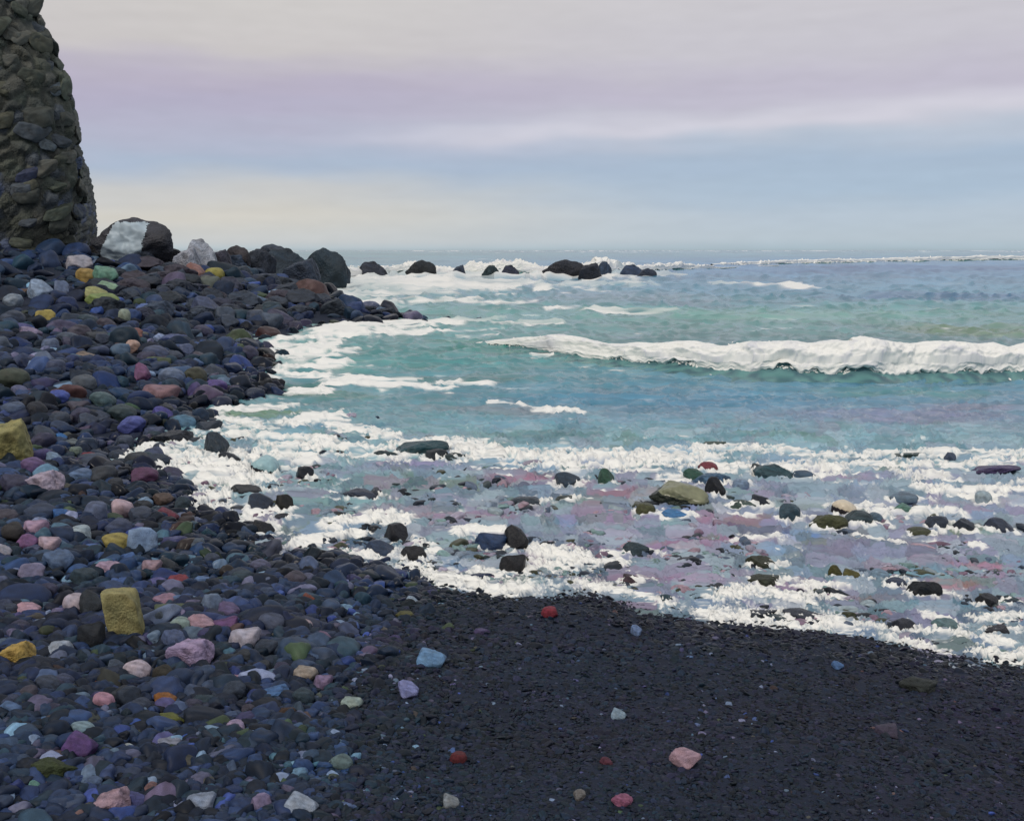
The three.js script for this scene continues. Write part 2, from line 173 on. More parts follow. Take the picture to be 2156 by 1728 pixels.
// rocks standing in the shallows
const SURF = rows(`
372 922 64 34 262c36 a black|flat black rock at the water edge above the left foam
455 944 44 54 2a3844 a dark slate
440 900 44 26 303a48 a dark slate
556 985 52 44 1f252e r black|round black rock with a teal cap near the left foam
640 1000 34 28 262c36 a black
484 968 44 26 232a34 a black
882 946 90 32 2c4c54 a dark teal|long dark teal rock at the left end of the white foam band
962 962 62 22 26383a f dark green
915 962 48 24 272f36 a black
762 1040 56 24 333c4e f dark slate
516 1036 50 24 24282e a black
545 1066 48 40 2a3648 a dark blue
596 1066 34 38 2c2c2a a brown black
590 1092 36 20 2a2e38 f black
552 1118 40 44 262a30 a black
832 1128 42 40 22242c a black|jagged black rock at the inner corner of the foam
800 1160 52 34 33435c a dark blue
870 1172 40 36 2b2c30 a brown black
1038 1142 54 36 2f4468 a deep blue
1088 1140 46 54 22242a a black|tall black rock standing at the foam edge in the middle
1082 1192 44 46 25262b a black
1010 1214 46 22 2c3a5c f dark blue
1192 1014 48 30 2e4050 a dark teal
1276 1010 28 36 365a4a a green
1190 1052 40 18 3a4440 f dark
1120 1055 60 18 35404a f dark
1432 1044 90 52 2c342c r olive black|big olive black rock with pale streaks in the middle of the shallows
1508 1032 34 44 1c2028 a black
1490 988 40 26 7e3c46 r red|red topped rock in the shallows at the foam band
1464 1004 40 30 32584c a green
1500 1012 60 34 4c6a86 a slate blue
1632 996 66 32 36525a a dark teal
1600 990 36 22 2f3a3c a black
1690 1002 44 20 40586e f slate blue
1360 1076 38 32 4f5236 r olive
1420 1086 44 26 4f84b8 a bright blue
1660 1086 46 44 38505c r dark teal
1560 1066 50 22 3c5048 f dark green
1600 1056 34 26 252c38 a black
1776 1074 44 40 2e2a2e r dark|dark cream topped rock in the right shallows
1806 1096 52 36 3a4c52 r teal grey
1742 1104 60 38 4c5034 a olive
1842 1092 30 26 5f7688 r grey blue
1902 1074 34 26 5b8478 r green
1972 1104 42 36 343e4e r dark slate
1936 1120 40 18 4a4e38 f olive
2030 1112 36 32 2c3440 a near black
2108 1114 50 34 3a4254 a slate
1902 1050 50 22 62788a r grey blue
2070 1050 30 32 a9bcc4 t whitish
2090 988 76 24 4c4268 f purple
1500 936 50 20 42564c f dark green
1906 958 56 13 384c4c f dark
2000 964 20 18 4c5a74 a slate
1600 1188 44 28 3c4030 a olive|upper olive weedy rock left of centre in the right shallows
1612 1218 56 24 373c2e f olive|weedy olive rock just behind the white foam tongue at lower right
1760 1206 24 26 56542e a olive
1792 1210 30 22 605c30 a ochre olive
1852 1216 38 32 7f9ab0 r pale blue grey
1888 1232 40 28 38445c r dark slate
1942 1246 56 46 1e242a a black|biggest black rock at the lower right, streaked with grey
2078 1266 34 26 282a30 a black
2128 1262 30 20 3c5058 f dark teal
1688 1250 18 18 3a344c a dark violet
1340 1160 44 34 33444c a dark teal
1284 1168 30 16 334458 f dark blue
1330 1222 36 22 44343c a brown
1400 1266 32 24 38505a r dark teal
2056 1150 22 16 566a84 f slate
1560 1022 30 26 8299b4 r pale blue
1150 746 56 12 3a3a3a f dark brown
1500 778 50 22 2c4c48 f dark teal
2100 1330 60 30 33333a a black
1990 1318 40 26 6f8c90 a pale teal
1900 1320 44 26 2a2e3a a black
1700 1296 70 22 303844 f black
1600 1290 60 16 2c343e f black
`);
for (const [x, y, w, h] of SURF) if (w < 66) { foam(4, 0.05, 0.8, [x - w * 0.5, y + h * 0.3], [x + w * 0.55, y + h * 0.34]); if (w > 34) foam(3, 0.04, 0.6, [x + w * 0.4, y + h * 0.1], [x + w * 1.3, y + h * 0.25]); }

// streaky noise whose grain follows the distance at which it is seen in nature: coarse offshore, fine at the edge
function streak(x, z, unit, seed) {
  const l = Math.log2(Math.max(0.5, z) * unit), l0 = Math.floor(l), t = smoothstep(l - l0, 0, 1);
  const g = (k) => { const s = Math.pow(2, k), kz = clamp(s / unit / 14, 0.55, 9); const sx = s * (1 + 3.2 * smoothstep(z, 12, 26)); return n2(x / sx + seed + k * 7.7, z / (s * kz) + seed * 1.7 + k * 3.1); };
  return lerp(g(l0), g(l0 + 1), t);
}
const FOAMC = rgb(234, 234, 229), RUNS = ['8fa8b4', '948fae', '7f9ea0', 'b3bfca', '6f8298', '9a8ea8', '88a8b0', '4a5e74', '9cb4bc', '6f7f6f', 'c2c8d0', '9a7f96', '3c4e60', '7f9ab8', '5d8088', 'a2b4bc'].map(hex);
const waterMat = new THREE.MeshPhysicalMaterial({ vertexColors: true, roughness: 0.2, ior: 1.33, specularIntensity: 0.62 });
const foamMat = new THREE.MeshStandardMaterial({ vertexColors: true, roughness: 0.65 });
{
  const NB = 960, NR = 860, n = (NB + 1) * (NR + 1), pos = new Float32Array(n * 3), col = new Float32Array(n * 3), fo = new Float32Array(n), ok = new Uint8Array(n);
  const q0 = 1 / 5.2, q1 = 1 / 9000;
  for (let j = 0; j <= NR; j++) {
    const q = lerp(q0, q1, j / NR), z = 1 / q;
    let bi = 1; while (bi < BASE.length - 1 && BASE[bi][0] > z) bi++;
    const bt = clamp(Math.log(z / BASE[bi - 1][0]) / Math.log(BASE[bi][0] / BASE[bi - 1][0]), 0, 1);
    const far = clamp(1 - (z - 150) / 900, 0, 1);
    for (let i = 0; i <= NB; i++) {
      const k = j * (NB + 1) + i, s = lerp(-0.78, 0.78, i / NB), x = s * z;
      pos[k * 3] = x; pos[k * 3 + 2] = -z;
      const d = z < 260 ? inland(x, z) : (x < -40 && z < 330 ? 1 : -50);
      if (d > 1.4 + z * 0.02) { pos[k * 3 + 1] = -1; continue; }
      ok[k] = 1;
      const lx = x + z * 0.02 * n2(x / (z * 0.12), z / (z * 0.2) + Math.log(z) * 3), lz = z;
      const wz = z * 0.016, wd = wz * Math.max(1, z / 12), near = smoothstep(26 - z, 0, 14), wx = x + wz * (0.5 + 0.9 * near) * n2(x / (wz * 3.2) + 7 + Math.log(z) * 2, z / (wd * 3.6)) + near * wz * 0.5 * n2(x / (wz * 1.1), z / (wd * 1.3) + 31), wq = z + wd * 0.5 * n2(x / (wz * 5) + 51, z / (wd * 3));
      const s1 = streak(wx, wq, 0.02, 3.1), s2 = streak(wx, wq, 0.009, 11.3), s3 = streak(x, z, 0.05, 23.9);
      const s4 = streak(wx, wq, 0.0042, 41.3);
      // colour of the water body
      let c = mix3(mix3(BASE[bi - 1][1], BASE[bi - 1][2], smoothstep(s, -0.2, 0.25)), mix3(BASE[bi][1], BASE[bi][2], smoothstep(s, -0.2, 0.25)), bt);
      for (const p of PATCH) {
        const ax = (lx - p.x) / p.rx; if (ax > 1.6 || ax < -1.6) continue;
        const dz = lz - p.z, az = dz > 0 ? dz / p.rf : dz / p.rn; if (az > 1.6 || az < -1.6) continue;
        const r = Math.sqrt(ax * ax + az * az) + 0.42 * s1 + 0.25 * s2;
        if (r < 1.15) c = mix3(c, p.c, p.a * (0.7 + 0.6 * s2) * smoothstep(1.15 - r, 0, 0.6));
      }
      const v = 1 + 0.2 * s1 + 0.18 * s2 + 0.12 * s3 + 0.1 * s4; const lum = 0.3 * c[0] + 0.59 * c[1] + 0.11 * c[2]; c = c.map((q) => Math.max(0.01, lum + (q - lum) * 1.32)); const deep = z > 60 ? 0.78 : z > 15 ? 0.76 : 0.78; c = [c[0] * v * deep * (1 - 0.1 * s3), c[1] * v * deep * (1 + 0.06 * s2), c[2] * v * deep * (1 + 0.06 * s1)]; { const k = clamp(s2 * 1.4 - s1 * 0.9 - 0.35, 0, 1) * (z > 12 ? 0.75 : 0.5); c = mix3(c, z > 60 ? rgb(70, 104, 128) : s < 0 ? rgb(52, 104, 104) : rgb(62, 106, 128), k); }
      if (z < 24) { // drifting tints of the shallows: sand, weed and sky-coloured runs of water
        const kx = wx / (0.14 + z * 0.013), kz = wq / (0.06 + z * 0.009), hx = Math.floor(kx + 0.5 * n2(kx * 0.8, kz * 0.8)), hz = Math.floor(kz + 0.45 * n2(kx * 0.7 + 5, kz * 0.9)), hh = PERM[PERM[hx & 255] + (hz & 255)], t2 = RUNS[hh % RUNS.length];
        const amt = (z < 14 ? 0.62 : 0.5 * smoothstep(20 - z, 0, 6)) * (0.35 + 0.65 * ((hh * 7) % 11) / 11); c = mix3(c, t2, amt);
      }
      // foam
      let f = 0, rise = 0;
      for (const w of STROKE) {
        if (x < w.x0 - w.rx * 2.1 || x > w.x1 + w.rx * 2.1 || z < w.z0 - w.rz * 2.1 || z > w.z1 + w.rz * 2.1) continue;
        const ax = w.a[0] / w.rx, az = w.a[1] / w.rz, ex = w.b[0] / w.rx - ax, ez = w.b[1] / w.rz - az, px = x / w.rx - ax, pz = z / w.rz - az, t = clamp((px * ex + pz * ez) / (ex * ex + ez * ez), 0, 1);
        const r = Math.hypot(px - ex * t, pz - ez * t) + 1.7 * s1 + 1.1 * s2 + 0.5 * s3 + 0.7 * s4, g = w.strength * smoothstep(1.3 - r, 0, 0.9);
        if (g > f) f = g; if (g * w.rise > rise) rise = g * w.rise;
      }
      // thin lace near the edge and small whitecaps offshore
      const edge = smoothstep(-d, -0.6, 0.05 + z * 0.012) * smoothstep(d + 0.5 + z * 0.06, 0, 0.5 + z * 0.05);
      f = Math.max(f, clamp((edge * 1.0 - 0.92 + 0.55 * n2(x * 0.9 / (1 + z * 0.05), z * 0.9 / (1 + z * 0.05) + 70) + 1.0 * s1 + 0.6 * s2 + 0.4 * s4), 0, 1) * 0.95);
      const dens = z > 60 ? 0.05 : 0.12 + 0.34 * smoothstep(-x - z * 0.02, 0.5, 4.5) + 0.2 * smoothstep(15 - z, 0, 5) + 0.22 * clamp(n2(x * 0.16, z * 0.1 + 4) + n2(x * 0.5, z * 0.4), -0.6, 1);
      const lace = clamp(s1 * 1.1 + s2 * 1.0 + s4 * 0.5 + s3 * 0.4 - 0.95 + dens, 0, 1) * 1.5; f = Math.max(f, Math.min(0.9, lace) * (z > 60 ? clamp(1 - (z - 60) / 100, 0, 1) * 0.7 : 1));
      const web = Math.max(1 - Math.abs(s2) * 4.0, 1 - Math.abs(s1) * 5, 0); f = f > 0.8 ? f - 0.25 * Math.max(0, 0.5 - web) * (z < 30 ? 1 : 0) : f * (z < 30 ? 0.45 + 0.75 * web : 1); rise *= 0.5 + 0.5 * f;
      fo[k] = f;
      const fc = mix3(mix3(c, FOAMC, smoothstep(f, 0.02, 0.62)), c, clamp(0.25 + 0.9 * s3 + 0.6 * s2, 0, 0.55) * smoothstep(z, 40, 6));
      col[k * 3] = fc[0]; col[k * 3 + 1] = fc[1]; col[k * 3 + 2] = fc[2];
      // surface: swell, chop, ridged wavelets; foam stands a little proud and lumpy
      const lam = clamp(z * 0.02, 0.12, 2.2), sharp = (v1) => { const t1 = Math.max(0, 1 - Math.abs(v1) * 2.1); return t1 * t1 - 0.3; }, ridge = sharp(s1) + 0.55 * sharp(s2) + 0.06 * sharp(s4);
      let y = far * (lam * (z < 16 ? 0.23 : 0.2) * ridge + (z < 17 ? 0.035 * smoothstep(17 - z, 0, 3) * n2(x * 1.1 + z * 0.3, z * 2.4) : 0) + lam * 0.035 * s3 + lam * 0.02 * s4 + clamp((z - 12) / 60, 0, 1) * 0.1 * n2(x * 0.05 + z * 0.02, z * 0.17));
      y += rise * (0.4 + 0.45 * (0.5 - Math.abs(s2)) + 0.3 * s1) + f * lam * 0.1 * (0.5 - Math.abs(s3) * 1.3);
      pos[k * 3 + 1] = y + 0.015;
    }
  }
  const wi = [], fi = [];
  for (let j = 0; j < NR; j++) for (let i = 0; i < NB; i++) {
    const a = j * (NB + 1) + i, b = a + 1, c = a + NB + 1, e = c + 1; if (!(ok[a] && ok[b] && ok[c] && ok[e])) continue;
    ((fo[a] + fo[b] + fo[c] + fo[e]) / 4 > 0.42 ? fi : wi).push(a, b, c, b, e, c);
  }
  const norm = (() => { const g = new THREE.BufferGeometry(); g.setAttribute('position', new THREE.BufferAttribute(pos, 3)); const all = new Uint32Array(wi.length + fi.length); all.set(wi); all.set(fi, wi.length); g.setIndex(new THREE.BufferAttribute(all, 1)); g.computeVertexNormals(); return g.getAttribute('normal').array; })();
  const compact = (ids) => {
    const map = new Int32Array(n).fill(-1), P = [], C = [], N = [], I = new Uint32Array(ids.length); let m = 0;
    for (let t = 0; t < ids.length; t++) { const v = ids[t]; if (map[v] < 0) { map[v] = m++; for (let q = 0; q < 3; q++) { P.push(pos[v * 3 + q]); C.push(col[v * 3 + q]); N.push(norm[v * 3 + q]); } } I[t] = map[v]; }
    const g = new THREE.BufferGeometry(); g.setAttribute('position', new THREE.Float32BufferAttribute(P, 3)); g.setAttribute('color', new THREE.Float32BufferAttribute(C, 3)); g.setAttribute('normal', new THREE.Float32BufferAttribute(N, 3)); g.setIndex(new THREE.BufferAttribute(I, 1)); return g;
  };
  setKind(addMesh('sea', compact(wi), waterMat), 'structure', 'choppy blue green sea running up the dark beach');
  setKind(addMesh('sea_foam', compact(fi), foamMat), 'stuff', 'ragged white foam spread over the sea and along its edge');
  console.log('sea tris', wi.length / 3, 'foam tris', fi.length / 3);
}

// ---------------------------------------------------------------- breakers: a curling face of water under a tumbling roll of foam
function loft(path, profile, nS, bend) {       // path(t) -> {x, z, a}; profile [[forward, up], ...]; bend(t, k, p) -> offsets
  const pos = [], col = [], idx = [], K = profile.length;
  for (let i = 0; i <= nS; i++) {
    const t = i / nS, p = path(t), p2 = path(Math.min(1, t + 0.004)), p1 = path(Math.max(0, t - 0.004)); let dx = p2.x - p1.x, dz = p2.z - p1.z; const l = Math.hypot(dx, dz); dx /= l; dz /= l;
    for (let k = 0; k < K; k++) { const o = bend(t, k / (K - 1), p, profile[k]); pos.push(p.x + dz * o.f, o.u, -(p.z - dx * o.f)); col.push(...o.c); }
  }
  for (let i = 0; i < nS; i++) for (let k = 0; k < K - 1; k++) { const a = i * K + k; idx.push(a, a + 1, a + K, a + 1, a + K + 1, a + K); }
  const g = new THREE.BufferGeometry(); g.setAttribute('position', new THREE.Float32BufferAttribute(pos, 3)); g.setAttribute('color', new THREE.Float32BufferAttribute(col, 3)); g.setIndex(idx); g.computeVertexNormals(); return g;
}
const along = (pts) => (t) => { const u = t * (pts.length - 1), i = Math.min(pts.length - 2, Math.floor(u)), f = u - i, a = pts[i], b = pts[i + 1]; return { x: lerp(a.x, b.x, f), z: lerp(a.z, b.z, f), a: lerp(a.a, b.a, f) }; };
const resample = (prof, n) => Array.from({ length: n }, (_, i) => { const u = i / (n - 1) * (prof.length - 1), k = Math.min(prof.length - 2, Math.floor(u)), f = u - k; const s = f * f * (3 - 2 * f) * 0.3 + f * 0.7; return [lerp(prof[k][0], prof[k + 1][0], s), lerp(prof[k][1], prof[k + 1][1], s)]; });
function breaker(label, line, nS, opts) {
  const g = new THREE.Group(); g.name = numbered('breaking_wave'); scene.add(g); setKind(g, 'structure', label);
  const pts = line.map(([x, y, top]) => { const p = onSea(x, y); return { x: p[0], z: p[1], a: (y - top) * Math.hypot(p[1], p[0], EYE) / F }; });
  const line0 = along(pts), path = (t) => { const p = line0(t); p.a *= 1 + 0.2 * n2(p.x * 0.45 / opts.scale, 12) + 0.12 * n2(p.x * 1.5 / opts.scale, 44); return p; }, body = resample([[-3.4, -0.06], [-2.2, 0.28], [-1.3, 0.66], [-0.75, 0.9], [-0.4, 0.97], [-0.18, 0.9], [-0.02, 0.7], [0.08, 0.44], [0.28, 0.22], [0.7, 0.06], [1.5, -0.08]], 34);
  const roll = resample([[-1.1, 0.66], [-0.8, 0.9], [-0.45, 1.02], [-0.12, 0.97], [0.06, 0.78], [0.14, 0.55], [0.2, 0.38], [0.2, 0.3], [0.02, 0.26]], 60);
  if (opts.gaps) for (let i = 1; i + 1 < pts.length; i++) pts[i].a *= i % 2 ? 0.55 : 1;
  const c1 = hex('64908f'), c2 = hex('7f9ea6'), c3 = hex('4a6872');
  addMesh('wave_face', loft(path, body, nS, (t, k, p, q) => { const n = n3(p.x * 1.3, q[1] * 2, p.z * 1.3), m = n3(p.x * 4, k * 14, 3); return { f: p.a * q[0] + 0.06 * n * opts.rough, u: p.a * q[1] + 0.03 * m * opts.rough, c: mix3(mix3(c2, c1, clamp(k * 2 - 0.7, 0, 1)), c3, clamp(m * 1.5 + (k > 0.62 ? 0.35 : -0.1), 0, 0.95)) }; }), waterMat, g);
  addMesh('foam_crest', loft(path, roll, nS, (t, k, p, q) => {
    const w = opts.scale, X = p.x / w, wp = 0.5 * n2(X * 0.8, k * 3 + 9), fold = Math.abs(n3(X * 0.55 + k * 1.5 + wp, k * 2.6 + wp, 5.5)), fold2 = Math.abs(n3(X * 1.7 + k * 2.2 + wp * 2, k * 5 - X * 0.5, 1.5)), lump = n3(X * 1.3 + wp, k * 4, 2), fine = n3(X * 5, k * 13, 8) + 0.6 * n3(X * 11, k * 27, 18), rag = n2(X * 0.8 + 3, 4.2) * 0.9 + n2(X * 2.9, 9) * 0.55 + n2(X * 7.5, 19) * 0.3;
    const cut = smoothstep(k, 0.5, 1) * rag * 0.5, th = Math.sin(Math.PI * clamp(k * 1.02, 0, 1)) * (0.12 + 0.2 * (0.4 - fold) + 0.12 * (0.4 - fold2) + 0.1 * lump + 0.06 * fine) * Math.min(1, p.a * 2.2);
    const dirF = k < 0.35 ? -0.1 : 0.95, dirU = k < 0.6 ? 0.55 : -0.1, spike = opts.spike * (Math.max(0, n2(X * 0.9, 77) + 0.5 * n2(X * 2.7, 7)) + 0.35 * Math.max(0, n2(X * 7, k * 3 + 3) + 0.5 * n2(X * 15, k * 6))) * Math.sin(Math.PI * clamp(k * 1.3, 0, 1));
    return { f: p.a * (q[0] + th * dirF), u: p.a * (q[1] + cut * (q[1] < 0.6 ? 1 : 0.2) + th * dirU + spike), c: mix3(FOAMC, k > 0.8 ? hex('8fb0b4') : hex('b4b8c8'), clamp((fold2 < 0.04 ? 0.35 : 0) + 0.5 * lump + 0.25 * fine + (k > 0.8 ? 0.3 : 0), 0, 0.65)) };
  }), foamMat, g);
  const r = rng(nS + line.length), bits = new THREE.IcosahedronGeometry(1, 1), bp = bits.getAttribute('position');
  for (let i = 0; i < bp.count; i++) { const k = 1 + 0.45 * n3(bp.getX(i) * 1.7, bp.getY(i) * 1.7, bp.getZ(i) * 1.7); bp.setXYZ(i, bp.getX(i) * k, bp.getY(i) * k, bp.getZ(i) * k); } bits.computeVertexNormals();
  const im = new THREE.InstancedMesh(bits, new THREE.MeshStandardMaterial({ color: new THREE.Color().setRGB(...FOAMC), roughness: 0.7 }), opts.bits), o = new THREE.Object3D();
  for (let i = 0; i < opts.bits; i++) {
    const t = r(), p = path(t), w = opts.scale, clump = 0.5 + 0.5 * n2(p.x * 1.2 / w, 31) + 0.4 * n2(p.x * 4 / w, 3), kind = r(), q = kind < 0.06 ? [0.3 + 0.8 * r() * r(), 0.1 * r()] : kind < 0.8 ? [0.24 - 0.05 * r(), 0.26 + 0.14 * r()] : [-0.2 - 0.9 * r(), 0.92 + (0.12 + opts.spike * 0.5) * r() * r()];
    if (clump < 0.35 && kind < 0.8) { i--; continue; }
    const sz = (0.008 + 0.07 * r() * r() * Math.max(0.2, clump)) * Math.pow(w, 0.9) * Math.min(1, p.a * 2);
    o.position.set(p.x + (r() - 0.5) * 0.1 * w, p.a * q[1], -(p.z - p.a * q[0])); o.scale.set(sz * (1 + 2.5 * r()), sz * (kind < 0.06 ? 0.25 : 0.6), sz); o.rotation.set(r() * 0.8, r() * 6, r() * 0.8); o.updateMatrix(); im.setMatrixAt(i, o.matrix);
  }
  im.name = 'spray'; im.castShadow = im.receiveShadow = true; im.userData.kind = 'stuff'; g.add(im);
  return g;
}
breaker('long white breaker with tumbling foam over a dark teal face, crossing the right of the bay', [[985, 724, 722], [1080, 733, 713], [1170, 748, 710], [1270, 764, 726], [1400, 777, 728], [1520, 790, 728], [1660, 799, 729], [1800, 803, 725], [1920, 800, 734], [2040, 799, 736], [2200, 796, 733], [2420, 790, 730], [2700, 786, 728]], 1000, { rough: 1, scale: 1, spike: 0, bits: 1500 });
breaker('far line of white surf bursting over the low rocks off the headland', [[728, 590, 566], [800, 582, 553], [870, 580, 556], [960, 580, 555], [1060, 580, 552], [1160, 580, 556], [1260, 580, 552], [1350, 576, 550], [1420, 570, 556], [1520, 565, 561], [1640, 560, 558.5]], 700, { rough: 2, scale: 3, spike: 0.8, gaps: true, bits: 1500 });
breaker('thin distant white breaker below the horizon on the right', [[1500, 561, 556], [1620, 557, 550], [1800, 553, 546], [2000, 550, 542], [2200, 548, 540], [2700, 546, 538]], 320, { rough: 3, scale: 7, spike: 0.35, bits: 1500 });

// ---------------------------------------------------------------- rocks
function rockGeometry(seed, { cuts = 12, round = 9, rough = 0.06, detail = 6, tall = 0, sharp = 0 }) {
  const r = rng(seed), planes = [];
  for (let i = 0; i < cuts; i++) { const z = r() * 2 - 1, a = r() * 6.2832, q = Math.sqrt(1 - z * z); planes.push([q * Math.cos(a), z, q * Math.sin(a), sharp ? 0.56 + 0.3 * r() : 0.62 + 0.36 * r()]); }
  if (tall) planes.splice(0, planes.length, [1, 0.04, 0, 0.62], [-1, -0.03, 0.05, 0.6], [0.05, 0, 1, 0.6], [0, 0.03, -1, 0.6], [0.1, 1, 0, 0.68], [0, -1, 0, 0.7], [0.75, 0.62, 0.15, 0.74], [-0.5, 0.5, 0.7, 0.9], [0.5, -0.3, 0.8, 0.8]);
  planes.push([0, 1, 0, 0.8 + 0.15 * r()], [0, -1, 0, 0.8]);
  let g = new THREE.IcosahedronGeometry(1, detail); g.deleteAttribute('uv'); g.deleteAttribute('normal'); g = mergeVertices(g, 1e-4);
  const p = g.getAttribute('position'), col = [], o = r() * 50;
  for (let i = 0; i < p.count; i++) {
    let x = p.getX(i), y = p.getY(i), z = p.getZ(i); const l = Math.hypot(x, y, z); x /= l; y /= l; z /= l;
    let s = sharp ? 0.02 : 1; for (const [a, b, c, d] of planes) { const k = Math.max(0, (a * x + b * y + c * z) / d); s += Math.pow(k, round); }
    let R = sharp ? Math.min(1.32, 1.28 / Math.pow(s, 1 / round)) : 1.12 / Math.pow(s, 1 / round);
    const w = fbm3(x * 1.7 + o, y * 1.7, z * 1.7, 4), v = 0.5 - Math.abs(n3(x * 3.2 + o, y * 3.2 + o, z * 3.2));
    R *= 1 + rough * 1.6 * w + rough * 0.7 * v;
    p.setXYZ(i, x * R * 0.5, y * R * 0.5, z * R * 0.5);
    const band = n3(x * 1.1 + y * 3.3 + o, y * 2.2 - z * 2, z * 2.4), m = 0.88 + 0.55 * fbm3(x * 2.4 + o, y * 2.4, z * 2.4 - o, 4) + 0.4 * band; const t = 0.07 * n3(x * 2 - o, y * 2, z * 2);
    col.push(clamp(m * (1 + t), 0.3, 1.35), clamp(m, 0.3, 1.35), clamp(m * (1 - t), 0.3, 1.35));
  }
  g.setAttribute('color', new THREE.Float32BufferAttribute(col, 3)); g.computeVertexNormals();
  const f = g.toNonIndexed(), fp = f.getAttribute('position'), uv = new Float32Array(fp.count * 2);
  for (let t = 0; t < fp.count; t += 3) {
    const e1 = [0, 1, 2].map((q) => fp.array[(t + 1) * 3 + q] - fp.array[t * 3 + q]), e2 = [0, 1, 2].map((q) => fp.array[(t + 2) * 3 + q] - fp.array[t * 3 + q]);
    const nn = [Math.abs(e1[1] * e2[2] - e1[2] * e2[1]), Math.abs(e1[2] * e2[0] - e1[0] * e2[2]), Math.abs(e1[0] * e2[1] - e1[1] * e2[0])], ax = nn.indexOf(Math.max(...nn));
    for (let q = 0; q < 3; q++) { const a = (t + q) * 3; uv[(t + q) * 2] = fp.array[a + (ax === 0 ? 1 : 0)] * 1.6; uv[(t + q) * 2 + 1] = fp.array[a + (ax === 2 ? 1 : 2)] * 1.6; }
  }
  f.setAttribute('uv', new THREE.BufferAttribute(uv, 2)); return f;
}
const SHAPES = { r: [], a: [], f: [], b: [], t: [] };
for (let i = 0; i < 6; i++) { SHAPES.r.push(rockGeometry(100 + i, { cuts: 11, round: 26, rough: 0.08, detail: 9 })); SHAPES.a.push(rockGeometry(200 + i, { cuts: 12, round: 44, rough: 0.07, detail: 10, sharp: 1 })); SHAPES.f.push(rockGeometry(300 + i, { cuts: 14, round: 30, rough: 0.08, detail: 9, sharp: 1 })); }
SHAPES.t.push(rockGeometry(401, { cuts: 8, round: 10, rough: 0.05 }), rockGeometry(402, { cuts: 8, round: 10, rough: 0.05 }));
SHAPES.b.push(rockGeometry(450, { cuts: 1, round: 40, rough: 0.05, detail: 16, tall: 1 }));
const fineShapes = [0, 1, 2, 3].map((i) => rockGeometry(500 + i, { cuts: 16, round: 40, rough: 0.12, detail: 20, sharp: 1 }));
const mats = {};
function stoneMat(h, rough = 0.55, bump = 0.012) { const key = h + rough + bump; if (!mats[key]) { mats[key] = new THREE.MeshPhysicalMaterial({ color: new THREE.Color().setRGB(...hex(h)), vertexColors: true, specularIntensity: 0.5, roughness: rough, map: grainMap, bumpMap: grainTex, bumpScale: bump }); } return mats[key]; }

// landmarks that one can find, for telling the stones apart
const MARKS = [[260, 1315, 'the yellow block'], [28, 945, 'the mossy edge boulder'], [100, 1030, 'the large lilac boulder'], [41, 1391, 'the orange yellow stone'], [410, 1384, 'the broad lilac stone'], [238, 1697, 'the big pinkish stone'], [741, 1483, 'the lone mint stone'], [1159, 1293, 'the lone red stone'], [278, 735, 'the high peach stone'], [907, 1393, 'the icy blue stone'], [1442, 1600, 'the pink white stone'], [185, 585, 'the ochre gold stone'], [330, 1020, 'the maroon purple stone'], [245, 1148, 'the olive yellow oval'], [490, 1540, 'the solitary lilac stone'], [320, 830, 'the dusty pink stone'], [560, 600, 'the headland foam lick']];
const SEAMARKS = [[1085, 1140, 'the tall black rock'], [1490, 990, 'the red topped rock'], [1945, 1245, 'the biggest black rock'], [885, 945, 'the long teal rock'], [555, 985, 'the round black rock'], [370, 920, 'the flat black rock'], [1430, 1045, 'the big olive rock'], [1775, 1075, 'the cream topped rock'], [830, 1130, 'the jagged black rock'], [1610, 1210, 'the weedy olive rock']];
function whereFrom(x, y, marks) {
  let b = null, bd = 1e9; for (const m of marks) { const d = Math.hypot(m[0] - x, m[1] - y); if (d > 12 && d < bd) { bd = d; b = m; } }
  const dx = x - b[0], dy = y - b[1], h = Math.abs(dx) > 0.4 * Math.abs(dy) ? (dx > 0 ? 'right' : 'left') : '', v = Math.abs(dy) > 0.4 * Math.abs(dx) ? (dy > 0 ? 'below' : 'above') : '';
  const near = bd < 85 ? 'just ' : bd > 260 ? 'far ' : '', dir = v && h ? near + v + ' and ' + h + ' of' : v ? near + v : near + h + ' of';
  return dir + ' ' + b[2];
}
const FOOT = [], seen = new Set(), capped = [];
const mk = rng(99);
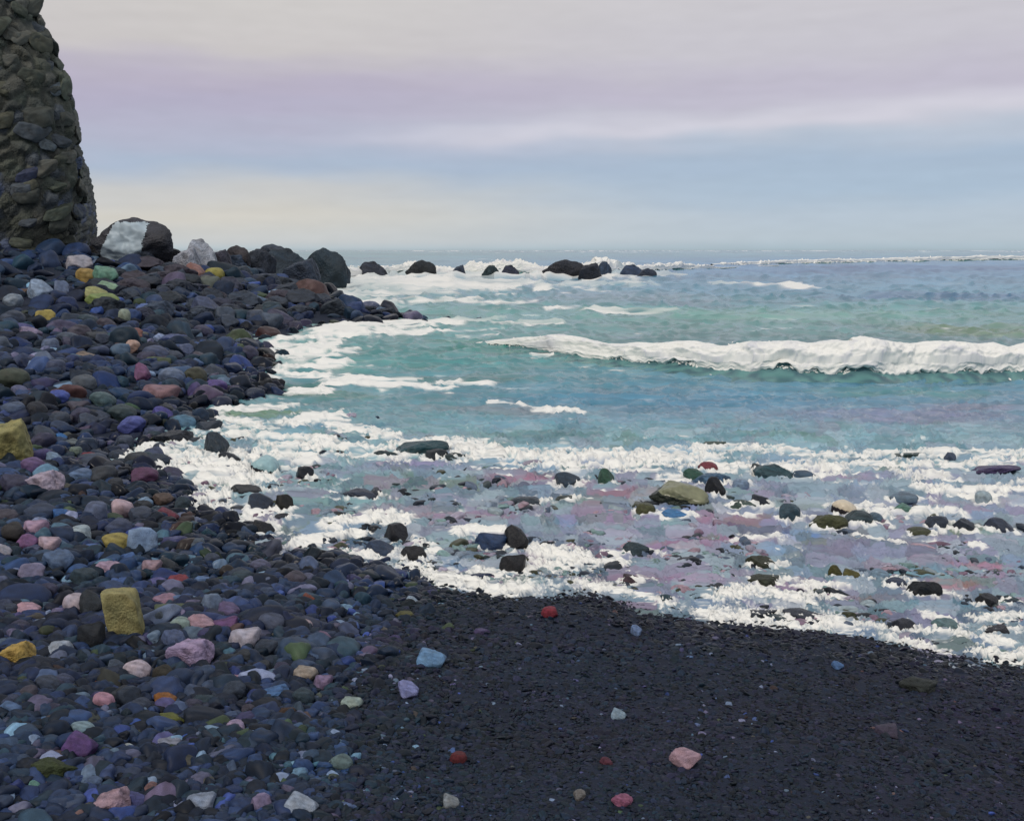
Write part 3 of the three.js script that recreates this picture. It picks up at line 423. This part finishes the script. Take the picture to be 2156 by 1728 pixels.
function stone(name, category, vx, vy, w, h, colour, shape, words, noun, marks, group, opts = {}) {
  const set = SHAPES[shape === 'c' ? 'a' : shape], geo = opts.geo ?? set[Math.floor(mk() * set.length)];
  const p = opts.at ?? onBeach(vx, vy + h * 0.22), s = p.dist / F;
  const W = w * s, Hh = h * s * (shape === 'f' ? 0.72 : 0.95), D = shape === 'f' ? W * 0.8 : shape === 'b' ? W * 0.55 : W * (0.75 + 0.3 * mk());
  const m = new THREE.Mesh(geo, stoneMat(colour, opts.rough ?? 0.5)); m.name = numbered(name); m.castShadow = m.receiveShadow = true;
  m.scale.set(W * 1.06, Hh * 1.15, D * 1.06); m.position.set(p.x, p.h + Hh * (opts.sink ?? 0.3), -p.z); if (!opts.at) FOOT.push([p.x, p.z, W * 0.5, D * 0.42]);
  m.rotation.set((mk() - 0.5) * 0.3, opts.turn ?? (mk() - 0.5) * 0.7, (mk() - 0.5) * 0.25 + (opts.lean ?? 0));
  scene.add(m); if (opts.cap) capped.push([m, opts.cap]);
  let label = opts.label;
  if (!label) {
    const size = opts.size ?? (Math.max(w, h) > 70 ? 'large ' : Math.max(w, h) < 26 ? 'tiny ' : Math.max(w, h) < 38 ? 'small ' : '');
    label = size + words + ' ' + noun + ' ' + whereFrom(vx, vy, marks);
    if (seen.has(label)) { for (const extra of ['low lying ', 'second ', 'half buried ', 'third ', 'slightly tilted ', 'fourth ', 'fifth ']) { if (!seen.has(extra + label)) { label = extra + label; break; } } }
    seen.add(label);
  }
  m.userData = { label, category }; if (group) m.userData.group = group;
  return m;
}

// coloured and pale stones lying on the beach
const BEACH = rows(`
82 620 44 40 8c9fb8 a pale blue
128 620 30 36 6d7d9c a slate blue
28 638 34 30 8b99a8 r grey white ringed
42 618 40 20 6a5648 f brown
198 628 44 32 a0a270 a yellow green
185 588 44 34 a8905a r ochre gold|ochre gold stone lying below the foot of the cliff
220 590 40 40 6f9a88 a green and teal
96 680 40 34 a89a58 a yellow and orange
262 674 22 36 96a294 t pale green grey
304 661 38 30 5d74aa r clear blue
60 706 40 28 8a809c a lilac grey
278 712 40 26 86605c a brownish red
278 737 30 30 b89c90 r peach|pale peach stone high on the left beach among dark cobbles
108 735 36 34 64738f r slate blue
180 754 44 24 85776c f tan
364 716 46 30 5b6790 f violet blue
390 745 30 26 5f6b8c a slate violet
28 806 60 46 4a5248 r dark moss green
300 796 34 42 7a5478 a purple magenta
362 802 48 42 6c7c98 r soft slate blue
410 802 42 42 4c4e42 r dark olive
454 822 46 32 5d4f88 r violet
340 834 60 36 8c7078 a dusty pink|dusty pink stone between violet cobbles on the mid left shingle
80 844 34 26 4d70a4 a mid blue
122 846 44 34 4a5aa2 r ultramarine
178 816 46 40 565e68 r plain grey
216 850 48 38 52696f r teal grey
256 876 52 36 38484e r dark teal
342 882 40 32 514f90 a violet blue
278 902 50 36 5760a0 r blue violet
30 868 46 32 52617c r slate
78 876 38 46 2f333c r near black
128 927 24 20 3f78b8 a bright blue
160 936 34 22 6f7a80 f plain grey
188 970 28 24 94434a a brick red
160 956 30 24 75857c r grey green
70 990 46 40 6a5680 r purple
114 972 32 28 7f97b4 a pale blue
100 1028 74 60 aea2b4 r pale lilac|large lilac boulder, very pale, on the left shingle below the mossy edge boulder
170 1008 48 32 667ea2 r slate blue
218 1008 50 44 40464f r dark grey
302 1012 58 38 5f3f5c r maroon purple|maroon purple stone lying beside the edge of the left foam
245 1028 34 32 363b44 r charcoal
256 1078 40 44 c6aeb8 t pale pink
86 1084 58 34 3c4860 r dark slate
125 1090 28 26 3d6aa8 a blue
205 1090 46 52 5f6b88 r slate
350 1090 40 28 713c4c a maroon
342 1056 32 24 645650 a brownish
384 1070 34 34 33434e r dark teal
172 1130 44 36 a9bac4 r whitish blue
76 1120 44 38 b096b0 a pink lilac
30 1128 42 42 3d3b3c r dark brown grey
62 1146 36 32 7c5a84 a purple
104 1150 38 32 c2adbb a pale pink
245 1148 56 36 9c9052 r olive and yellow|olive yellow oval stone lying next to a pale blue one
296 1152 60 52 7f98ba a pale blue
394 1106 34 30 41383a r brown black
8 1166 24 32 b4b4c2 a pale grey
122 1192 50 46 5d7394 a slate blue
68 1214 48 36 827f9c a lilac grey
230 1206 44 34 b9a0b8 a pink and blue
320 1198 32 30 a68f9c a pinkish grey
374 1230 34 26 8f4550 a red
414 1154 30 30 5f6a78 r blue grey
548 1200 40 34 5e617c r slate lilac
726 1236 24 26 8b98c8 b periwinkle
61 1288 46 28 be9cab a pink
85 1310 36 15 91a4c0 f pale blue
160 1284 44 54 beb4c0 t pale swirled
194 1286 42 60 333a42 a charcoal
261 1314 92 124 a09a6c b ochre yellow|upright flat faced yellow block in the lower left shingle
196 1350 44 60 2e333a a near black
126 1376 46 44 a9b4c4 r whitish blue
41 1390 66 62 b89c58 a orange and yellow|orange yellow stone at the left edge below the middle
346 1272 42 28 a4849a a dusty pink
443 1282 40 40 7385a0 a grey blue
482 1292 44 34 6a5f84 a dull lilac
345 1308 34 34 5b6672 r plain grey
380 1322 40 34 93a8a4 r pale grey green
425 1320 48 38 b092a0 a dusty pink
472 1322 50 30 704f7c a purple
518 1350 50 42 b9b5c4 a whitish lilac
410 1384 86 66 a493b4 r lilac|broad lilac stone right of and below the upright yellow block
364 1358 38 44 5d6c90 a slate blue
572 1322 52 48 545d74 t slate lilac
639 1324 34 28 c4b0b8 r pink and white swirled
684 1350 28 30 85708e a dusty lilac
760 1360 26 16 9ca4ac f grey white
601 1372 32 22 6f3d3c f brown red
614 1390 32 17 c9ced4 f white
644 1422 44 34 b0a69c r cream
682 1440 30 30 8f7ea0 a lilac
500 1438 50 24 b995aa f pink
288 1420 52 44 beb2be r pale pinkish white
346 1427 44 40 3c3a34 r dark olive brown
457 1427 24 30 8ba6c4 a pale blue
576 1460 70 30 4c72a4 f streaked blue
219 1484 40 44 be93a6 t pink
202 1441 24 12 b8703c f orange
180 1443 22 12 99653c f orange brown
349 1478 44 28 96663a a rusty orange
353 1517 58 32 6d7338 f olive green
173 1538 50 28 8aa5b2 r pale teal
169 1578 52 52 624a80 a purple
263 1575 34 13 c9d4d8 f white
356 1571 40 26 9aa0b4 a grey white
497 1542 40 38 a898b8 r lilac|solitary lilac stone in the lower left shingle with dark gravel round it
464 1556 36 26 202226 a black
108 1625 78 44 3f4a2e r dark olive
741 1484 40 28 a8bab4 r pale mint|lone pale mint stone on dark shingle left of centre
720 1610 42 30 6c8284 r grey green
605 1506 34 28 54433a r brown
194 1657 40 30 5f7394 r slate blue
238 1697 78 56 a98f9c a pinkish|big pinkish stone with pale streaks at the bottom edge
284 1690 38 36 5d6296 a blue violet
425 1697 48 42 9aa8c0 a bluish white
324 1664 36 24 8b6e70 a pinkish brown
443 1668 30 24 3f6684 r teal blue
547 1697 38 32 988cb0 a lilac
634 1700 56 42 a6b4c8 a pale bluish
68 1664 24 24 7fb0a4 a mint
649 1269 26 28 7e4638 a rust
867 1269 22 18 a9bcd0 a icy white
853 1297 38 18 5c5c36 f olive
743 1319 30 18 4c66a0 f blue
1159 1293 34 24 8e3646 r red|lone dark red stone on the dark shingle below the middle of the surf
907 1392 50 38 6f97c0 a icy blue|icy blue stone in the middle of the dark shingle
861 1457 42 34 8f97cc a periwinkle
967 1599 34 24 6c3036 r dark red
1340 1332 20 22 7f98c4 a pale blue
1764 1404 20 18 6084b8 a blue
1442 1601 52 40 b89aa8 a pink and white|lone pink white stone low on the dark shingle right of centre
1940 1444 62 36 2c3230 f dark olive
1302 1508 26 24 9cb4c8 a pale blue
1310 1690 34 24 b07090 a pink
1868 1541 52 24 463f54 f dull mauve
1012 1330 30 16 5f5680 f violet
1220 1678 26 22 8d8a88 r grey
948 1690 30 26 9da5ac a pale grey
1275 1605 24 16 6d4050 f dull maroon
700 1610 22 15 9fb6b4 f pale mint
560 1250 30 24 4d5c78 r slate
880 1190 20 16 5e6a86 r slate blue
412 582 42 36 8c6a66 a dull red|dull red stone below the white pointed boulder of the ridge
452 586 36 34 9a9450 t mustard yellow|mustard yellow stone beside the dull red one under the ridge
430 566 40 18 9fb0bc f pale|pale flat stone between the ridge crest and the dull red stone
163 562 48 30 b4b2bc a pale grey|pale grey stone just below the cliff foot
228 612 40 30 88a68e a green and white
215 640 50 30 86985e a lime and teal
`);
for (const [x, y, w, h, c, s, words, label] of BEACH) {
  const big = Math.max(w, h) > 46;
  stone(big ? 'beach_stone' : 'cobble', big ? 'stone' : 'cobble', x, y, w, h, c, s, words, big ? 'stone' : 'cobble', MARKS, null, { label: label || undefined, geo: Math.max(w, h) > 60 && s !== 'b' ? fineShapes[Math.floor(mk() * 4)] : undefined, turn: s === 'b' ? 0.12 : undefined, lean: s === 'b' ? 0.02 : 0, sink: s === 'b' ? 0.44 : 0.4 });
}
{ // the mossy boulder cut by the left edge
  const m = stone('boulder', 'boulder', 22, 948, 96, 108, '948f60', 'r', '', '', MARKS, null, { label: 'big mossy yellow boulder cut by the left edge, halfway down', geo: fineShapes[2], sink: 0.36, turn: 0.4 });
}
// dark cobbles packed between the bright ones
{
  const r = rng(31), tones = ['3a4556', '434d60', '4a5470', '3a4048', '4e5a6c', '45465e', '384a56', '524f5c'];
  let k = 0, tries = 0, ti = 0;
  while (k < 105 && tries++ < 4000) {
    const x = r() * 640, y = 640 + r() * 860; if (x > 380 && y < 1180 && inland(onBeach(x, y).x, onBeach(x, y).z) < 0.8) continue;
    if (BEACH.some((b) => Math.abs(b[0] - x) < b[2] * 0.62 + 10 && Math.abs(b[1] - y) < b[3] * 0.62 + 9) || Math.hypot((x - 22) / 60, (y - 948) / 64) < 1) continue;
    const w = 26 + r() * 24; k++;
    stone('cobble', 'cobble', x, y, w, w * (0.66 + 0.25 * r()), tones[ti = Math.floor(r() * tones.length)], r() < 0.6 ? 'r' : 'a', ['dark blue grey', 'slate', 'slate blue', 'charcoal', 'mid grey blue', 'dull violet', 'dark teal', 'grey brown'][ti] + (w > 42 ? ' broad' : w < 32 ? ' smaller' : ''), 'packed cobble', MARKS, 'dark slate cobbles packed between the coloured stones', { size: '', words: 1 });
  }
}
for (const [x, y, w, h, c, s, words, label] of SURF) stone('surf_rock', 'rock', x, y, w, h, c, s, words, 'rock', SEAMARKS, null, { label: label || undefined, rough: 0.28, sink: 0.26, geo: w > 55 ? fineShapes[Math.floor(mk() * 4)] : undefined, cap: /cream/.test(label) ? 'c8bca4' : /pale streaks/.test(label) ? '74765c' : /teal cap/.test(label) ? '8fb0b4' : null });

function boulder(vx, top, w, dist, colour, label, geoN = 0, deep = 0.9, rough = 0.55) {
  const d = ray(vx, 864), z = dist, x = d[0] / -ray(vx, top)[2] * z, t = ray(vx, top), yTop = EYE + t[1] / -t[2] * z, h0 = Math.max(-0.3, beachH(x, z)) - 0.25;
  const m = new THREE.Mesh(fineShapes[geoN], stoneMat(colour, rough, 0.12)); m.name = numbered('boulder'); m.castShadow = m.receiveShadow = true;
  const W = w * z / F, Hh = Math.max(0.4, yTop - h0); m.scale.set(W * 1.05, Hh * 1.12, W * deep); m.position.set(x, h0 + Hh * 0.5, -z); m.rotation.y = mk() * 0.6 - 0.3;
  m.userData = { label, category: 'boulder' }; scene.add(m); return m;
}
const bigB = boulder(282, 466, 122, 56, '484a52', 'tallest ridge boulder, right of the cliff, with a pale blue white face', 1, 0.8);
function facePart(m, name, colour, label, test, rough = 0.5) {    // the triangles of one side of a rock, as a thin crust standing a little proud
  const p = m.geometry.getAttribute('position'), c = m.geometry.getAttribute('color'), n = m.geometry.getAttribute('normal'), P = [], N = [], C = [];
  for (let t = 0; t < p.count; t += 3) {
    const x = (p.getX(t) + p.getX(t + 1) + p.getX(t + 2)) / 3, y = (p.getY(t) + p.getY(t + 1) + p.getY(t + 2)) / 3, z = (p.getZ(t) + p.getZ(t + 1) + p.getZ(t + 2)) / 3;
    if (!test(x + 0.05 * n3(x * 6, y * 6, z * 6), y + 0.05 * n3(y * 7, z * 7, x * 7), z)) continue;
    for (let q = t; q < t + 3; q++) { const k = 1 + 0.02; P.push(p.getX(q) * k, p.getY(q) * k, p.getZ(q) * k); N.push(n.getX(q), n.getY(q), n.getZ(q)); const st = 1 + 0.25 * n3(p.getX(q) * 14 + p.getY(q) * 3, p.getY(q) * 2.5, p.getZ(q) * 9); C.push(st, st, st * 1.02); }
  }
  const g = new THREE.BufferGeometry(); g.setAttribute('position', new THREE.Float32BufferAttribute(P, 3)); g.setAttribute('normal', new THREE.Float32BufferAttribute(N, 3)); g.setAttribute('color', new THREE.Float32BufferAttribute(C, 3));
  const f = addMesh(name, g, new THREE.MeshStandardMaterial({ color: new THREE.Color().setRGB(...hex(colour)), vertexColors: true, roughness: rough }), m); f.userData.label = label; return f;
}
bigB.rotation.y = 0.1;
facePart(bigB, 'pale_face', 'a4b4bc', 'pale blue white streaked face of the tall boulder', (x, y, z) => z > -0.15 && Math.abs(x + 0.1 - 0.34 * y) < 0.3 - 0.1 * y && y > -0.48 && y < 0.42);
for (const [m, c] of capped) facePart(m, 'pale_top', c, 'pale streaked top of the dark rock', (x, y, z) => y > 0.12 - 0.3 * x, 0.3);
boulder(396, 522, 48, 55, 'b4b8c4', 'small greyish white boulder at the right foot of the tallest one', 2);
boulder(424, 509, 50, 56, 'b6bcc8', 'white pointed boulder streaked violet on the ridge crest', 0);
boulder(462, 526, 50, 58, '4a4a58', 'low dark plum boulder just right of the white pointed one', 2);
boulder(500, 521, 50, 62, '4a474c', 'dark brownish boulder in the middle of the ridge crest', 1);
boulder(546, 523, 50, 64, '3c4350', 'dark grey boulder right of the middle of the ridge crest', 3);
boulder(606, 530, 84, 70, '35424e', 'broad blue boulder, second last on the headland crest', 0);
boulder(680, 530, 76, 74, '34434e', 'seaward end boulder, last rounded one on the headland crest', 1);
boulder(640, 545, 70, 66, '3c4758', 'blue grey boulder below the last two of the headland', 2);
boulder(712, 548, 40, 84, '3a4652', 'small boulder awash at the tip of the headland', 3);
boulder(236, 515, 46, 57, '3a3c42', 'low charcoal boulder left of the tallest one', 0);
boulder(205, 512, 46, 59, '3a3b3e', 'dark boulder wedged against the cliff foot on its right', 2);
boulder(340, 512, 60, 57, '4a4a50', 'dark grey boulder leaning on the right of the tallest one', 3);
boulder(560, 575, 70, 58, '36415a', 'dark blue boulder on the seaward slope under the ridge', 3);
boulder(500, 560, 70, 56, '39434f', 'broad slate boulder in the middle of the seaward slope', 2);
boulder(640, 618, 56, 50, '35405a', 'dark blue boulder at the landward end of the rocky spit', 1);
boulder(700, 634, 54, 47, '333d4a', 'dark boulder in the first half of the rocky spit', 0);
boulder(762, 643, 52, 46, '2f3844', 'middle spit boulder, dark, halfway along the rocky spit', 3);
boulder(815, 647, 50, 45, '2e3744', 'rounded dark boulder in the outer half of the rocky spit', 2);
boulder(878, 663, 34, 43, '34506e', 'small blue boulder at the very end of the rocky spit', 1);
boulder(945, 668, 30, 43, '38506c', 'little dark blue rock awash beyond the end of the spit', 0);
boulder(1004, 668, 34, 43, '3c4c74', 'flat violet blue rock awash farthest from the spit', 2);
{
  const r = rng(83), tones = ['353d4a', '3b4656', '3a3f52', '414a58', '2f3842', '3c4a5e', '45424e'];
  const names = ['dark grey', 'slate', 'dull violet', 'mid grey', 'near black', 'blue slate', 'plum grey'];
  for (let i = 0, t = 0; i < 70 && t < 3000; t++) {
    const x = 210 + r() * 500, y = 536 + r() * 130, p = onBeach(x, y + 8); if (inland(p.x, p.z) < 0.6 || y < 560 && x > 620) continue;
    const w = 30 + 34 * r(), k = Math.floor(r() * 7); i++;
    stone('boulder', 'boulder', x, y, w, w * (0.5 + 0.3 * r()), tones[k], 'a', names[k] + (w > 52 ? ' broad' : w < 38 ? ' smaller' : ''), 'headland boulder', [[282, 505, 'the tallest ridge boulder'], [424, 530, 'the white pointed boulder'], [680, 540, 'the seaward end boulder'], [606, 545, 'the broad blue boulder'], [412, 582, 'the dull red stone'], [580, 605, 'the headland foam lick'], [304, 661, 'the clear blue cobble'], [762, 655, 'the middle spit boulder']], 'dark boulders packed over the headland', { size: '', geo: fineShapes[i % 4], rough: 0.6 });
  }
}
// rocks in the far surf, from left to right
[[787, 549, 54, '333a48', 'first dark rock in the far surf, next to the headland'], [886, 546, 52, '2c3238', 'second dark rock in the far surf, squarish'], [968, 553, 30, '3a4658', 'third rock in the far surf, small and blue'], [1034, 553, 30, '34464c', 'fourth rock in the far surf, small and greenish'], [1076, 556, 34, '363c4e', 'fifth rock in the far surf, small and low'], [1188, 545, 72, '2a2e38', 'biggest dark rock in the far surf, sixth from the headland'], [1244, 549, 54, '262c38', 'dark rock in the far surf touching the biggest one'], [1272, 545, 28, '42546c', 'little blue rock behind the biggest rocks of the far surf'], [1334, 555, 44, '3a4c68', 'blue rock in the far surf, next to last'], [1362, 562, 34, '3c4658', 'last low rock in the far surf on the right']].forEach(([x, t, w, c, l], i) => { const b = boulder(x, t + 5, w * 0.92, 106 + (i % 3) * 3, c, l, i % 4, 0.7, 0.35); b.userData.category = 'rock'; b.name = numbered('surf_rock'); });

// ---------------------------------------------------------------- cliff at the left: a rock face with blocks standing out of it
{
  const g = new THREE.Group(); g.name = 'cliff'; g.position.set(0, 0, 0); scene.add(g); setKind(g, 'structure', 'dark olive cliff of packed rock rising out of the frame at the top left');
  const plan = new THREE.CatmullRomCurve3([[-62, 150], [-42, 100], [-32.5, 74], [-27.6, 63.2], [-25.2, 58.6], [-26.6, 56.2], [-31, 54.6], [-38, 51], [-48, 43], [-62, 38]].map(([x, z]) => new THREE.Vector3(x, 0, -z)));
  const EDGE = [[510, 170], [470, 188], [430, 197], [390, 197], [340, 192], [300, 190], [250, 183], [205, 174], [160, 162], [110, 140], [60, 122], [0, 102], [-120, 30], [-260, -80]].map(([vy, vx]) => [EYE + ray(0, vy)[1] / -ray(0, vy)[2] * 58, (ray(vx, vy)[0] / -ray(vx, vy)[2] - ray(192, 470)[0] / -ray(192, 470)[2]) * 58]);
  const edgeX = (y) => { let i = 1; while (i < EDGE.length - 1 && EDGE[i][0] < y) i++; const a = EDGE[i - 1], b = EDGE[i]; return lerp(a[1], b[1], clamp((y - a[0]) / (b[0] - a[0]), 0, 1)); };
  const cell = (x, y, z) => { // nearest and second nearest of scattered points: rock joints
    const ix = Math.floor(x), iy = Math.floor(y), iz = Math.floor(z); let d1 = 9, d2 = 9, id = 0;
    for (let a = -1; a < 2; a++) for (let b = -1; b < 2; b++) for (let c = -1; c < 2; c++) { const h = PERM[PERM[PERM[(ix + a) & 255] + ((iy + b) & 255)] + ((iz + c) & 255)], gg = GR[h], d = Math.hypot(ix + a + 0.5 + gg[0] * 0.5 - x, iy + b + 0.5 + gg[1] * 0.5 - y, iz + c + 0.5 + gg[2] * 0.5 - z); if (d < d1) { d2 = d1; d1 = d; id = h; } else if (d < d2) d2 = d; }
    return [d1, d2 - d1, id];
  };
  const NS = 300, NH = 170, pos = [], col = [], uv = [], idx = [], top = 30;
  const surf = (u, y) => { const p = plan.getPointAt(u), t = plan.getTangentAt(u), nx = t.z, nz = -t.x, lean = y > 22 ? (y - 22) * 0.6 : 0; return { x: p.x + edgeX(y) - lean, z: p.z - lean * 0.4, nx, nz }; };
  const U = (i) => { const s = i / NS; return s < 0.2 ? s / 0.2 * 0.64 : s > 0.88 ? lerp(0.82, 1, (s - 0.88) / 0.12) : lerp(0.64, 0.82, (s - 0.2) / 0.68); };
  const tones = ['50554c', '4a4f4b', '565850', '444947', '5c5e58', '4e565e', '434843', '545c54'].map(hex), blues = ['55627e', '66779a', '4c5a80'].map(hex);
  for (let j = 0; j <= NH; j++) for (let i = 0; i <= NS; i++) {
    const y = j / NH * top - 0.5, s = surf(U(i), y), c = cell(s.x * 1.05, y * 1.25, s.z * 1.05), b = cell(s.x * 2.6 + 9, y * 3, s.z * 2.6);
    const out = 0.26 * smoothstep(c[1], 0, 0.35) * (0.5 + (c[2] % 13) / 13) + 0.1 * smoothstep(b[1], 0, 0.3) * (0.4 + (b[2] % 7) / 7) + 0.3 * fbm3(s.x * 0.3, y * 0.3, s.z * 0.3) - 0.36;
    pos.push(s.x + s.nx * out, y + 0.08 * n3(s.x * 2, y * 2, s.z * 2), s.z + s.nz * out); uv.push((s.x - s.z) * 0.5, y * 0.5);
    let k = tones[c[2] % 8]; if (c[2] % 9 === 0 && y < 9) k = blues[c[2] % 3]; const m = 0.8 + 0.5 * fbm3(s.x * 1.2, y * 1.2, s.z * 1.2); col.push(k[0] * m, k[1] * m, k[2] * m);
  }
  for (let j = 0; j < NH; j++) for (let i = 0; i < NS; i++) { const a = j * (NS + 1) + i; idx.push(a, a + NS + 1, a + 1, a + 1, a + NS + 1, a + NS + 2); }
  // cap
  const ring = pos.length / 3; pos.push(-75, top - 1, -90); col.push(...tones[0]); uv.push(0, 0); for (let i = 0; i < NS; i++) { const a = NH * (NS + 1) + i; idx.push(a, ring, a + 1); }
  const geo = new THREE.BufferGeometry(); geo.setAttribute('position', new THREE.Float32BufferAttribute(pos, 3)); geo.setAttribute('color', new THREE.Float32BufferAttribute(col, 3)); geo.setAttribute('uv', new THREE.Float32BufferAttribute(uv, 2)); geo.setIndex(idx); geo.computeVertexNormals();
  addMesh('rock_face', geo, new THREE.MeshStandardMaterial({ vertexColors: true, roughness: 0.8, side: THREE.DoubleSide, bumpMap: grainTex, bumpScale: 0.12 }), g);
  const r = rng(77), pal = ['5a6056', '52574f', '606256', '4c514e', '666862', '565e66', '494e49', '5c6459'];
  for (let i = 0; i < 280; i++) {
    const u = lerp(0.665, 0.8, r()), y = 0.3 + 18 * Math.pow(r(), 1.15), s = surf(u, y), k = r(), blue = y < 9 && k < 0.09, yel = !blue && k > 0.985, pale = !blue && k < 0.2 && k > 0.15;
    const m = new THREE.Mesh(SHAPES.a[Math.floor(r() * 6)], stoneMat(blue ? ['4c566a', '566478', '464e68'][i % 3] : yel ? '7c7a54' : pale ? '5f6a72' : pal[i % 8], 0.7)); m.name = 'rock_block'; m.castShadow = m.receiveShadow = true;
    const w = 0.55 + 0.75 * r() * r() + 0.2 * r(); m.scale.set(w * 1.45, w * (0.7 + 0.4 * r()), w * 0.55); m.position.set(s.x - s.nx * 0.19, y, s.z - s.nz * 0.19); m.rotation.set((r() - 0.5) * 0.5, Math.atan2(s.nx, s.nz) + (r() - 0.5) * 0.5, (r() - 0.5) * 1.1 + 0.35); g.add(m);
  }
}

// ---------------------------------------------------------------- loose shingle
{
  const r = rng(5), g = new THREE.Group(); g.name = 'shingle'; scene.add(g); setKind(g, 'stuff', 'countless small dark pebbles covering the beach'); g.userData.category = 'shingle';
  const vars = []; for (let i = 0; i < 10; i++) vars.push(rockGeometry(700 + i, { cuts: 10 + (i % 4), round: i < 2 ? 14 : 50, rough: 0.09, detail: 5, sharp: i < 2 ? 0 : 1 }));
  const pal = ['2e3a50', '38465f', '252e3e', '445274', '2c3a48', '364056', '262c38', '4a5264', '384668', '3a4c58'].map(hex), bright = ['5a6a92', '6d7a96', '6b5f86', '7c7488', '5f7a86', '6a6254', '4f5c98', '78667a', '8b98a8', '5e6648', '7d5c54', '94889c', 'a8a4b8', 'a4b4c4', '4a5e9a'].map(hex), dark = ['222c38', '283546', '323448', '242e34', '363449', '24343f', '2e303a'].map(hex);
  const put = vars.map(() => []), wetPut = vars.map(() => []);
  let n = 0;
  for (let t = 0; t < 260000 && n < 105000; t++) {
    const q = lerp(1 / 2.0, 1 / 140, Math.pow(r(), n < 42000 ? 0.75 : 0.6)), z = 1 / q, s = (r() * 2 - 1) * 0.72, x = s * z;
    const d = inland(x, z); if (d < -0.08 - z * 0.004) continue;
    const coarse = smoothstep(-x + 0.25 * n2(x, z), 0.1, 1.7);
    if (n > 44000 && coarse > 0.6) continue;
    const big = (n > 42000 ? 0.8 : 1) * lerp(0.0042, 0.0142, coarse) * (0.55 + 0.9 * r() * r() + (r() < 0.06 ? 0.5 : 0)), size = big * (1 + 0.7 * Math.max(0, n2(x * 1.1 + 9, z * 1.7))) * (z + 1.2) * (z > 60 ? 0.85 : 1);
    let covered = false; for (const f of FOOT) if (Math.abs(x - f[0]) < f[2] && Math.abs(z - f[1]) < f[3]) { covered = true; break; } if (covered) continue;
    const h = beachH(x, z, d), k = Math.floor(r() * vars.length);
    const e = new THREE.Euler((r() - 0.5) * 1.2, r() * 6.28, (r() - 0.5) * 1.2), m = new THREE.Matrix4().compose(new THREE.Vector3(x, h + size * 0.12 * r(), -z), new THREE.Quaternion().setFromEuler(e), new THREE.Vector3(size * (0.9 + 0.5 * r()), size * (0.55 + 0.45 * r()) * lerp(0.7, 1, coarse), size * (0.8 + 0.4 * r())));
    const zone = fbm2(x * 0.6 / (1 + z * 0.02), z * 0.5 / (1 + z * 0.02), 3), hue = fbm2(x * 0.45 + 60, z * 0.8, 4) + 0.12 * clamp(x - 1, -2, 2), tint = hue > 0 ? [1 + 0.28 * hue, 0.98, 1 + 0.15 * hue] : [1 + 0.4 * hue, 1 - 0.12 * hue, 1 - 0.1 * hue];
    const c = r() < lerp(0.012, 0.13, coarse) ? bright[Math.floor(r() * bright.length)] : (coarse < 0.5 ? dark : pal)[Math.floor(r() * (coarse < 0.5 ? dark.length : pal.length))], wet = lerp(0.55, 1, smoothstep(d, 0.1, 1.4)), v = (0.36 + 0.75 * r() + 0.4 * zone) * wet;
    (d < 0.9 + 0.4 * zone ? wetPut : put)[k].push([m, [c[0] * v * tint[0] * lerp(0.74, 0.8, coarse), c[1] * v * tint[1] * 0.9, c[2] * v * tint[2] * 1.1]]); n++;
  }
  const awash = ['a9a2b4', '8f9fb0', 'b49aa8', '7f9c9c', '5a6a80', '2c343e', '38464a', '9fb0b8', '8a7488', '4a4e3c', '262c34', '303a48'].map(hex);
  for (let t = 0, m2 = 0; t < 40000 && m2 < 1500; t++) {
    const z = 6.6 + 9 * r() * r() + 3 * r(), x = (r() * 2 - 1) * 0.66 * z, d = inland(x, z); if (d > -0.1 || d < -4.5 || r() > Math.exp(d * 0.35) * 1.2 || n2(x * 0.8, z * 1.2) < -0.05) continue;
    const size = z * (0.006 + 0.009 * r() * r()), k = Math.floor(r() * vars.length), c = awash[Math.floor(r() * awash.length)], v = 0.8 + 0.4 * r();
    wetPut[k].push([new THREE.Matrix4().compose(new THREE.Vector3(x, -size * 0.02, -z), new THREE.Quaternion().setFromEuler(new THREE.Euler((r() - 0.5) * 0.5, r() * 6.28, (r() - 0.5) * 0.5)), new THREE.Vector3(size * (1.2 + 0.8 * r()), size * (0.5 + 0.4 * r()), size)), [c[0] * v, c[1] * v, c[2] * v]]); m2++;
  }
  const mat = new THREE.MeshPhysicalMaterial({ vertexColors: true, roughness: 0.55, specularIntensity: 0.4, map: grainMap });
  const wetMat = new THREE.MeshPhysicalMaterial({ vertexColors: true, roughness: 0.3, specularIntensity: 0.35, map: grainMap });
  for (const [sets, mm] of [[put, mat], [wetPut, wetMat]]) vars.forEach((geo, i) => { const im = new THREE.InstancedMesh(geo, mm, sets[i].length); im.name = mm === mat ? 'pebble' : 'wet_pebble'; im.castShadow = im.receiveShadow = true; sets[i].forEach(([m, c], q) => { im.setMatrixAt(q, m); im.setColorAt(q, new THREE.Color().setRGB(...c)); }); im.userData.kind = 'stuff'; g.add(im); });
  console.log('pebbles', n);
}

const renderer = new THREE.WebGLRenderer({ antialias: true });
renderer.setSize(1024, 820); renderer.shadowMap.enabled = true; renderer.toneMapping = THREE.LinearToneMapping; renderer.toneMappingExposure = EXPOSURE;
renderer.render(scene, camera);
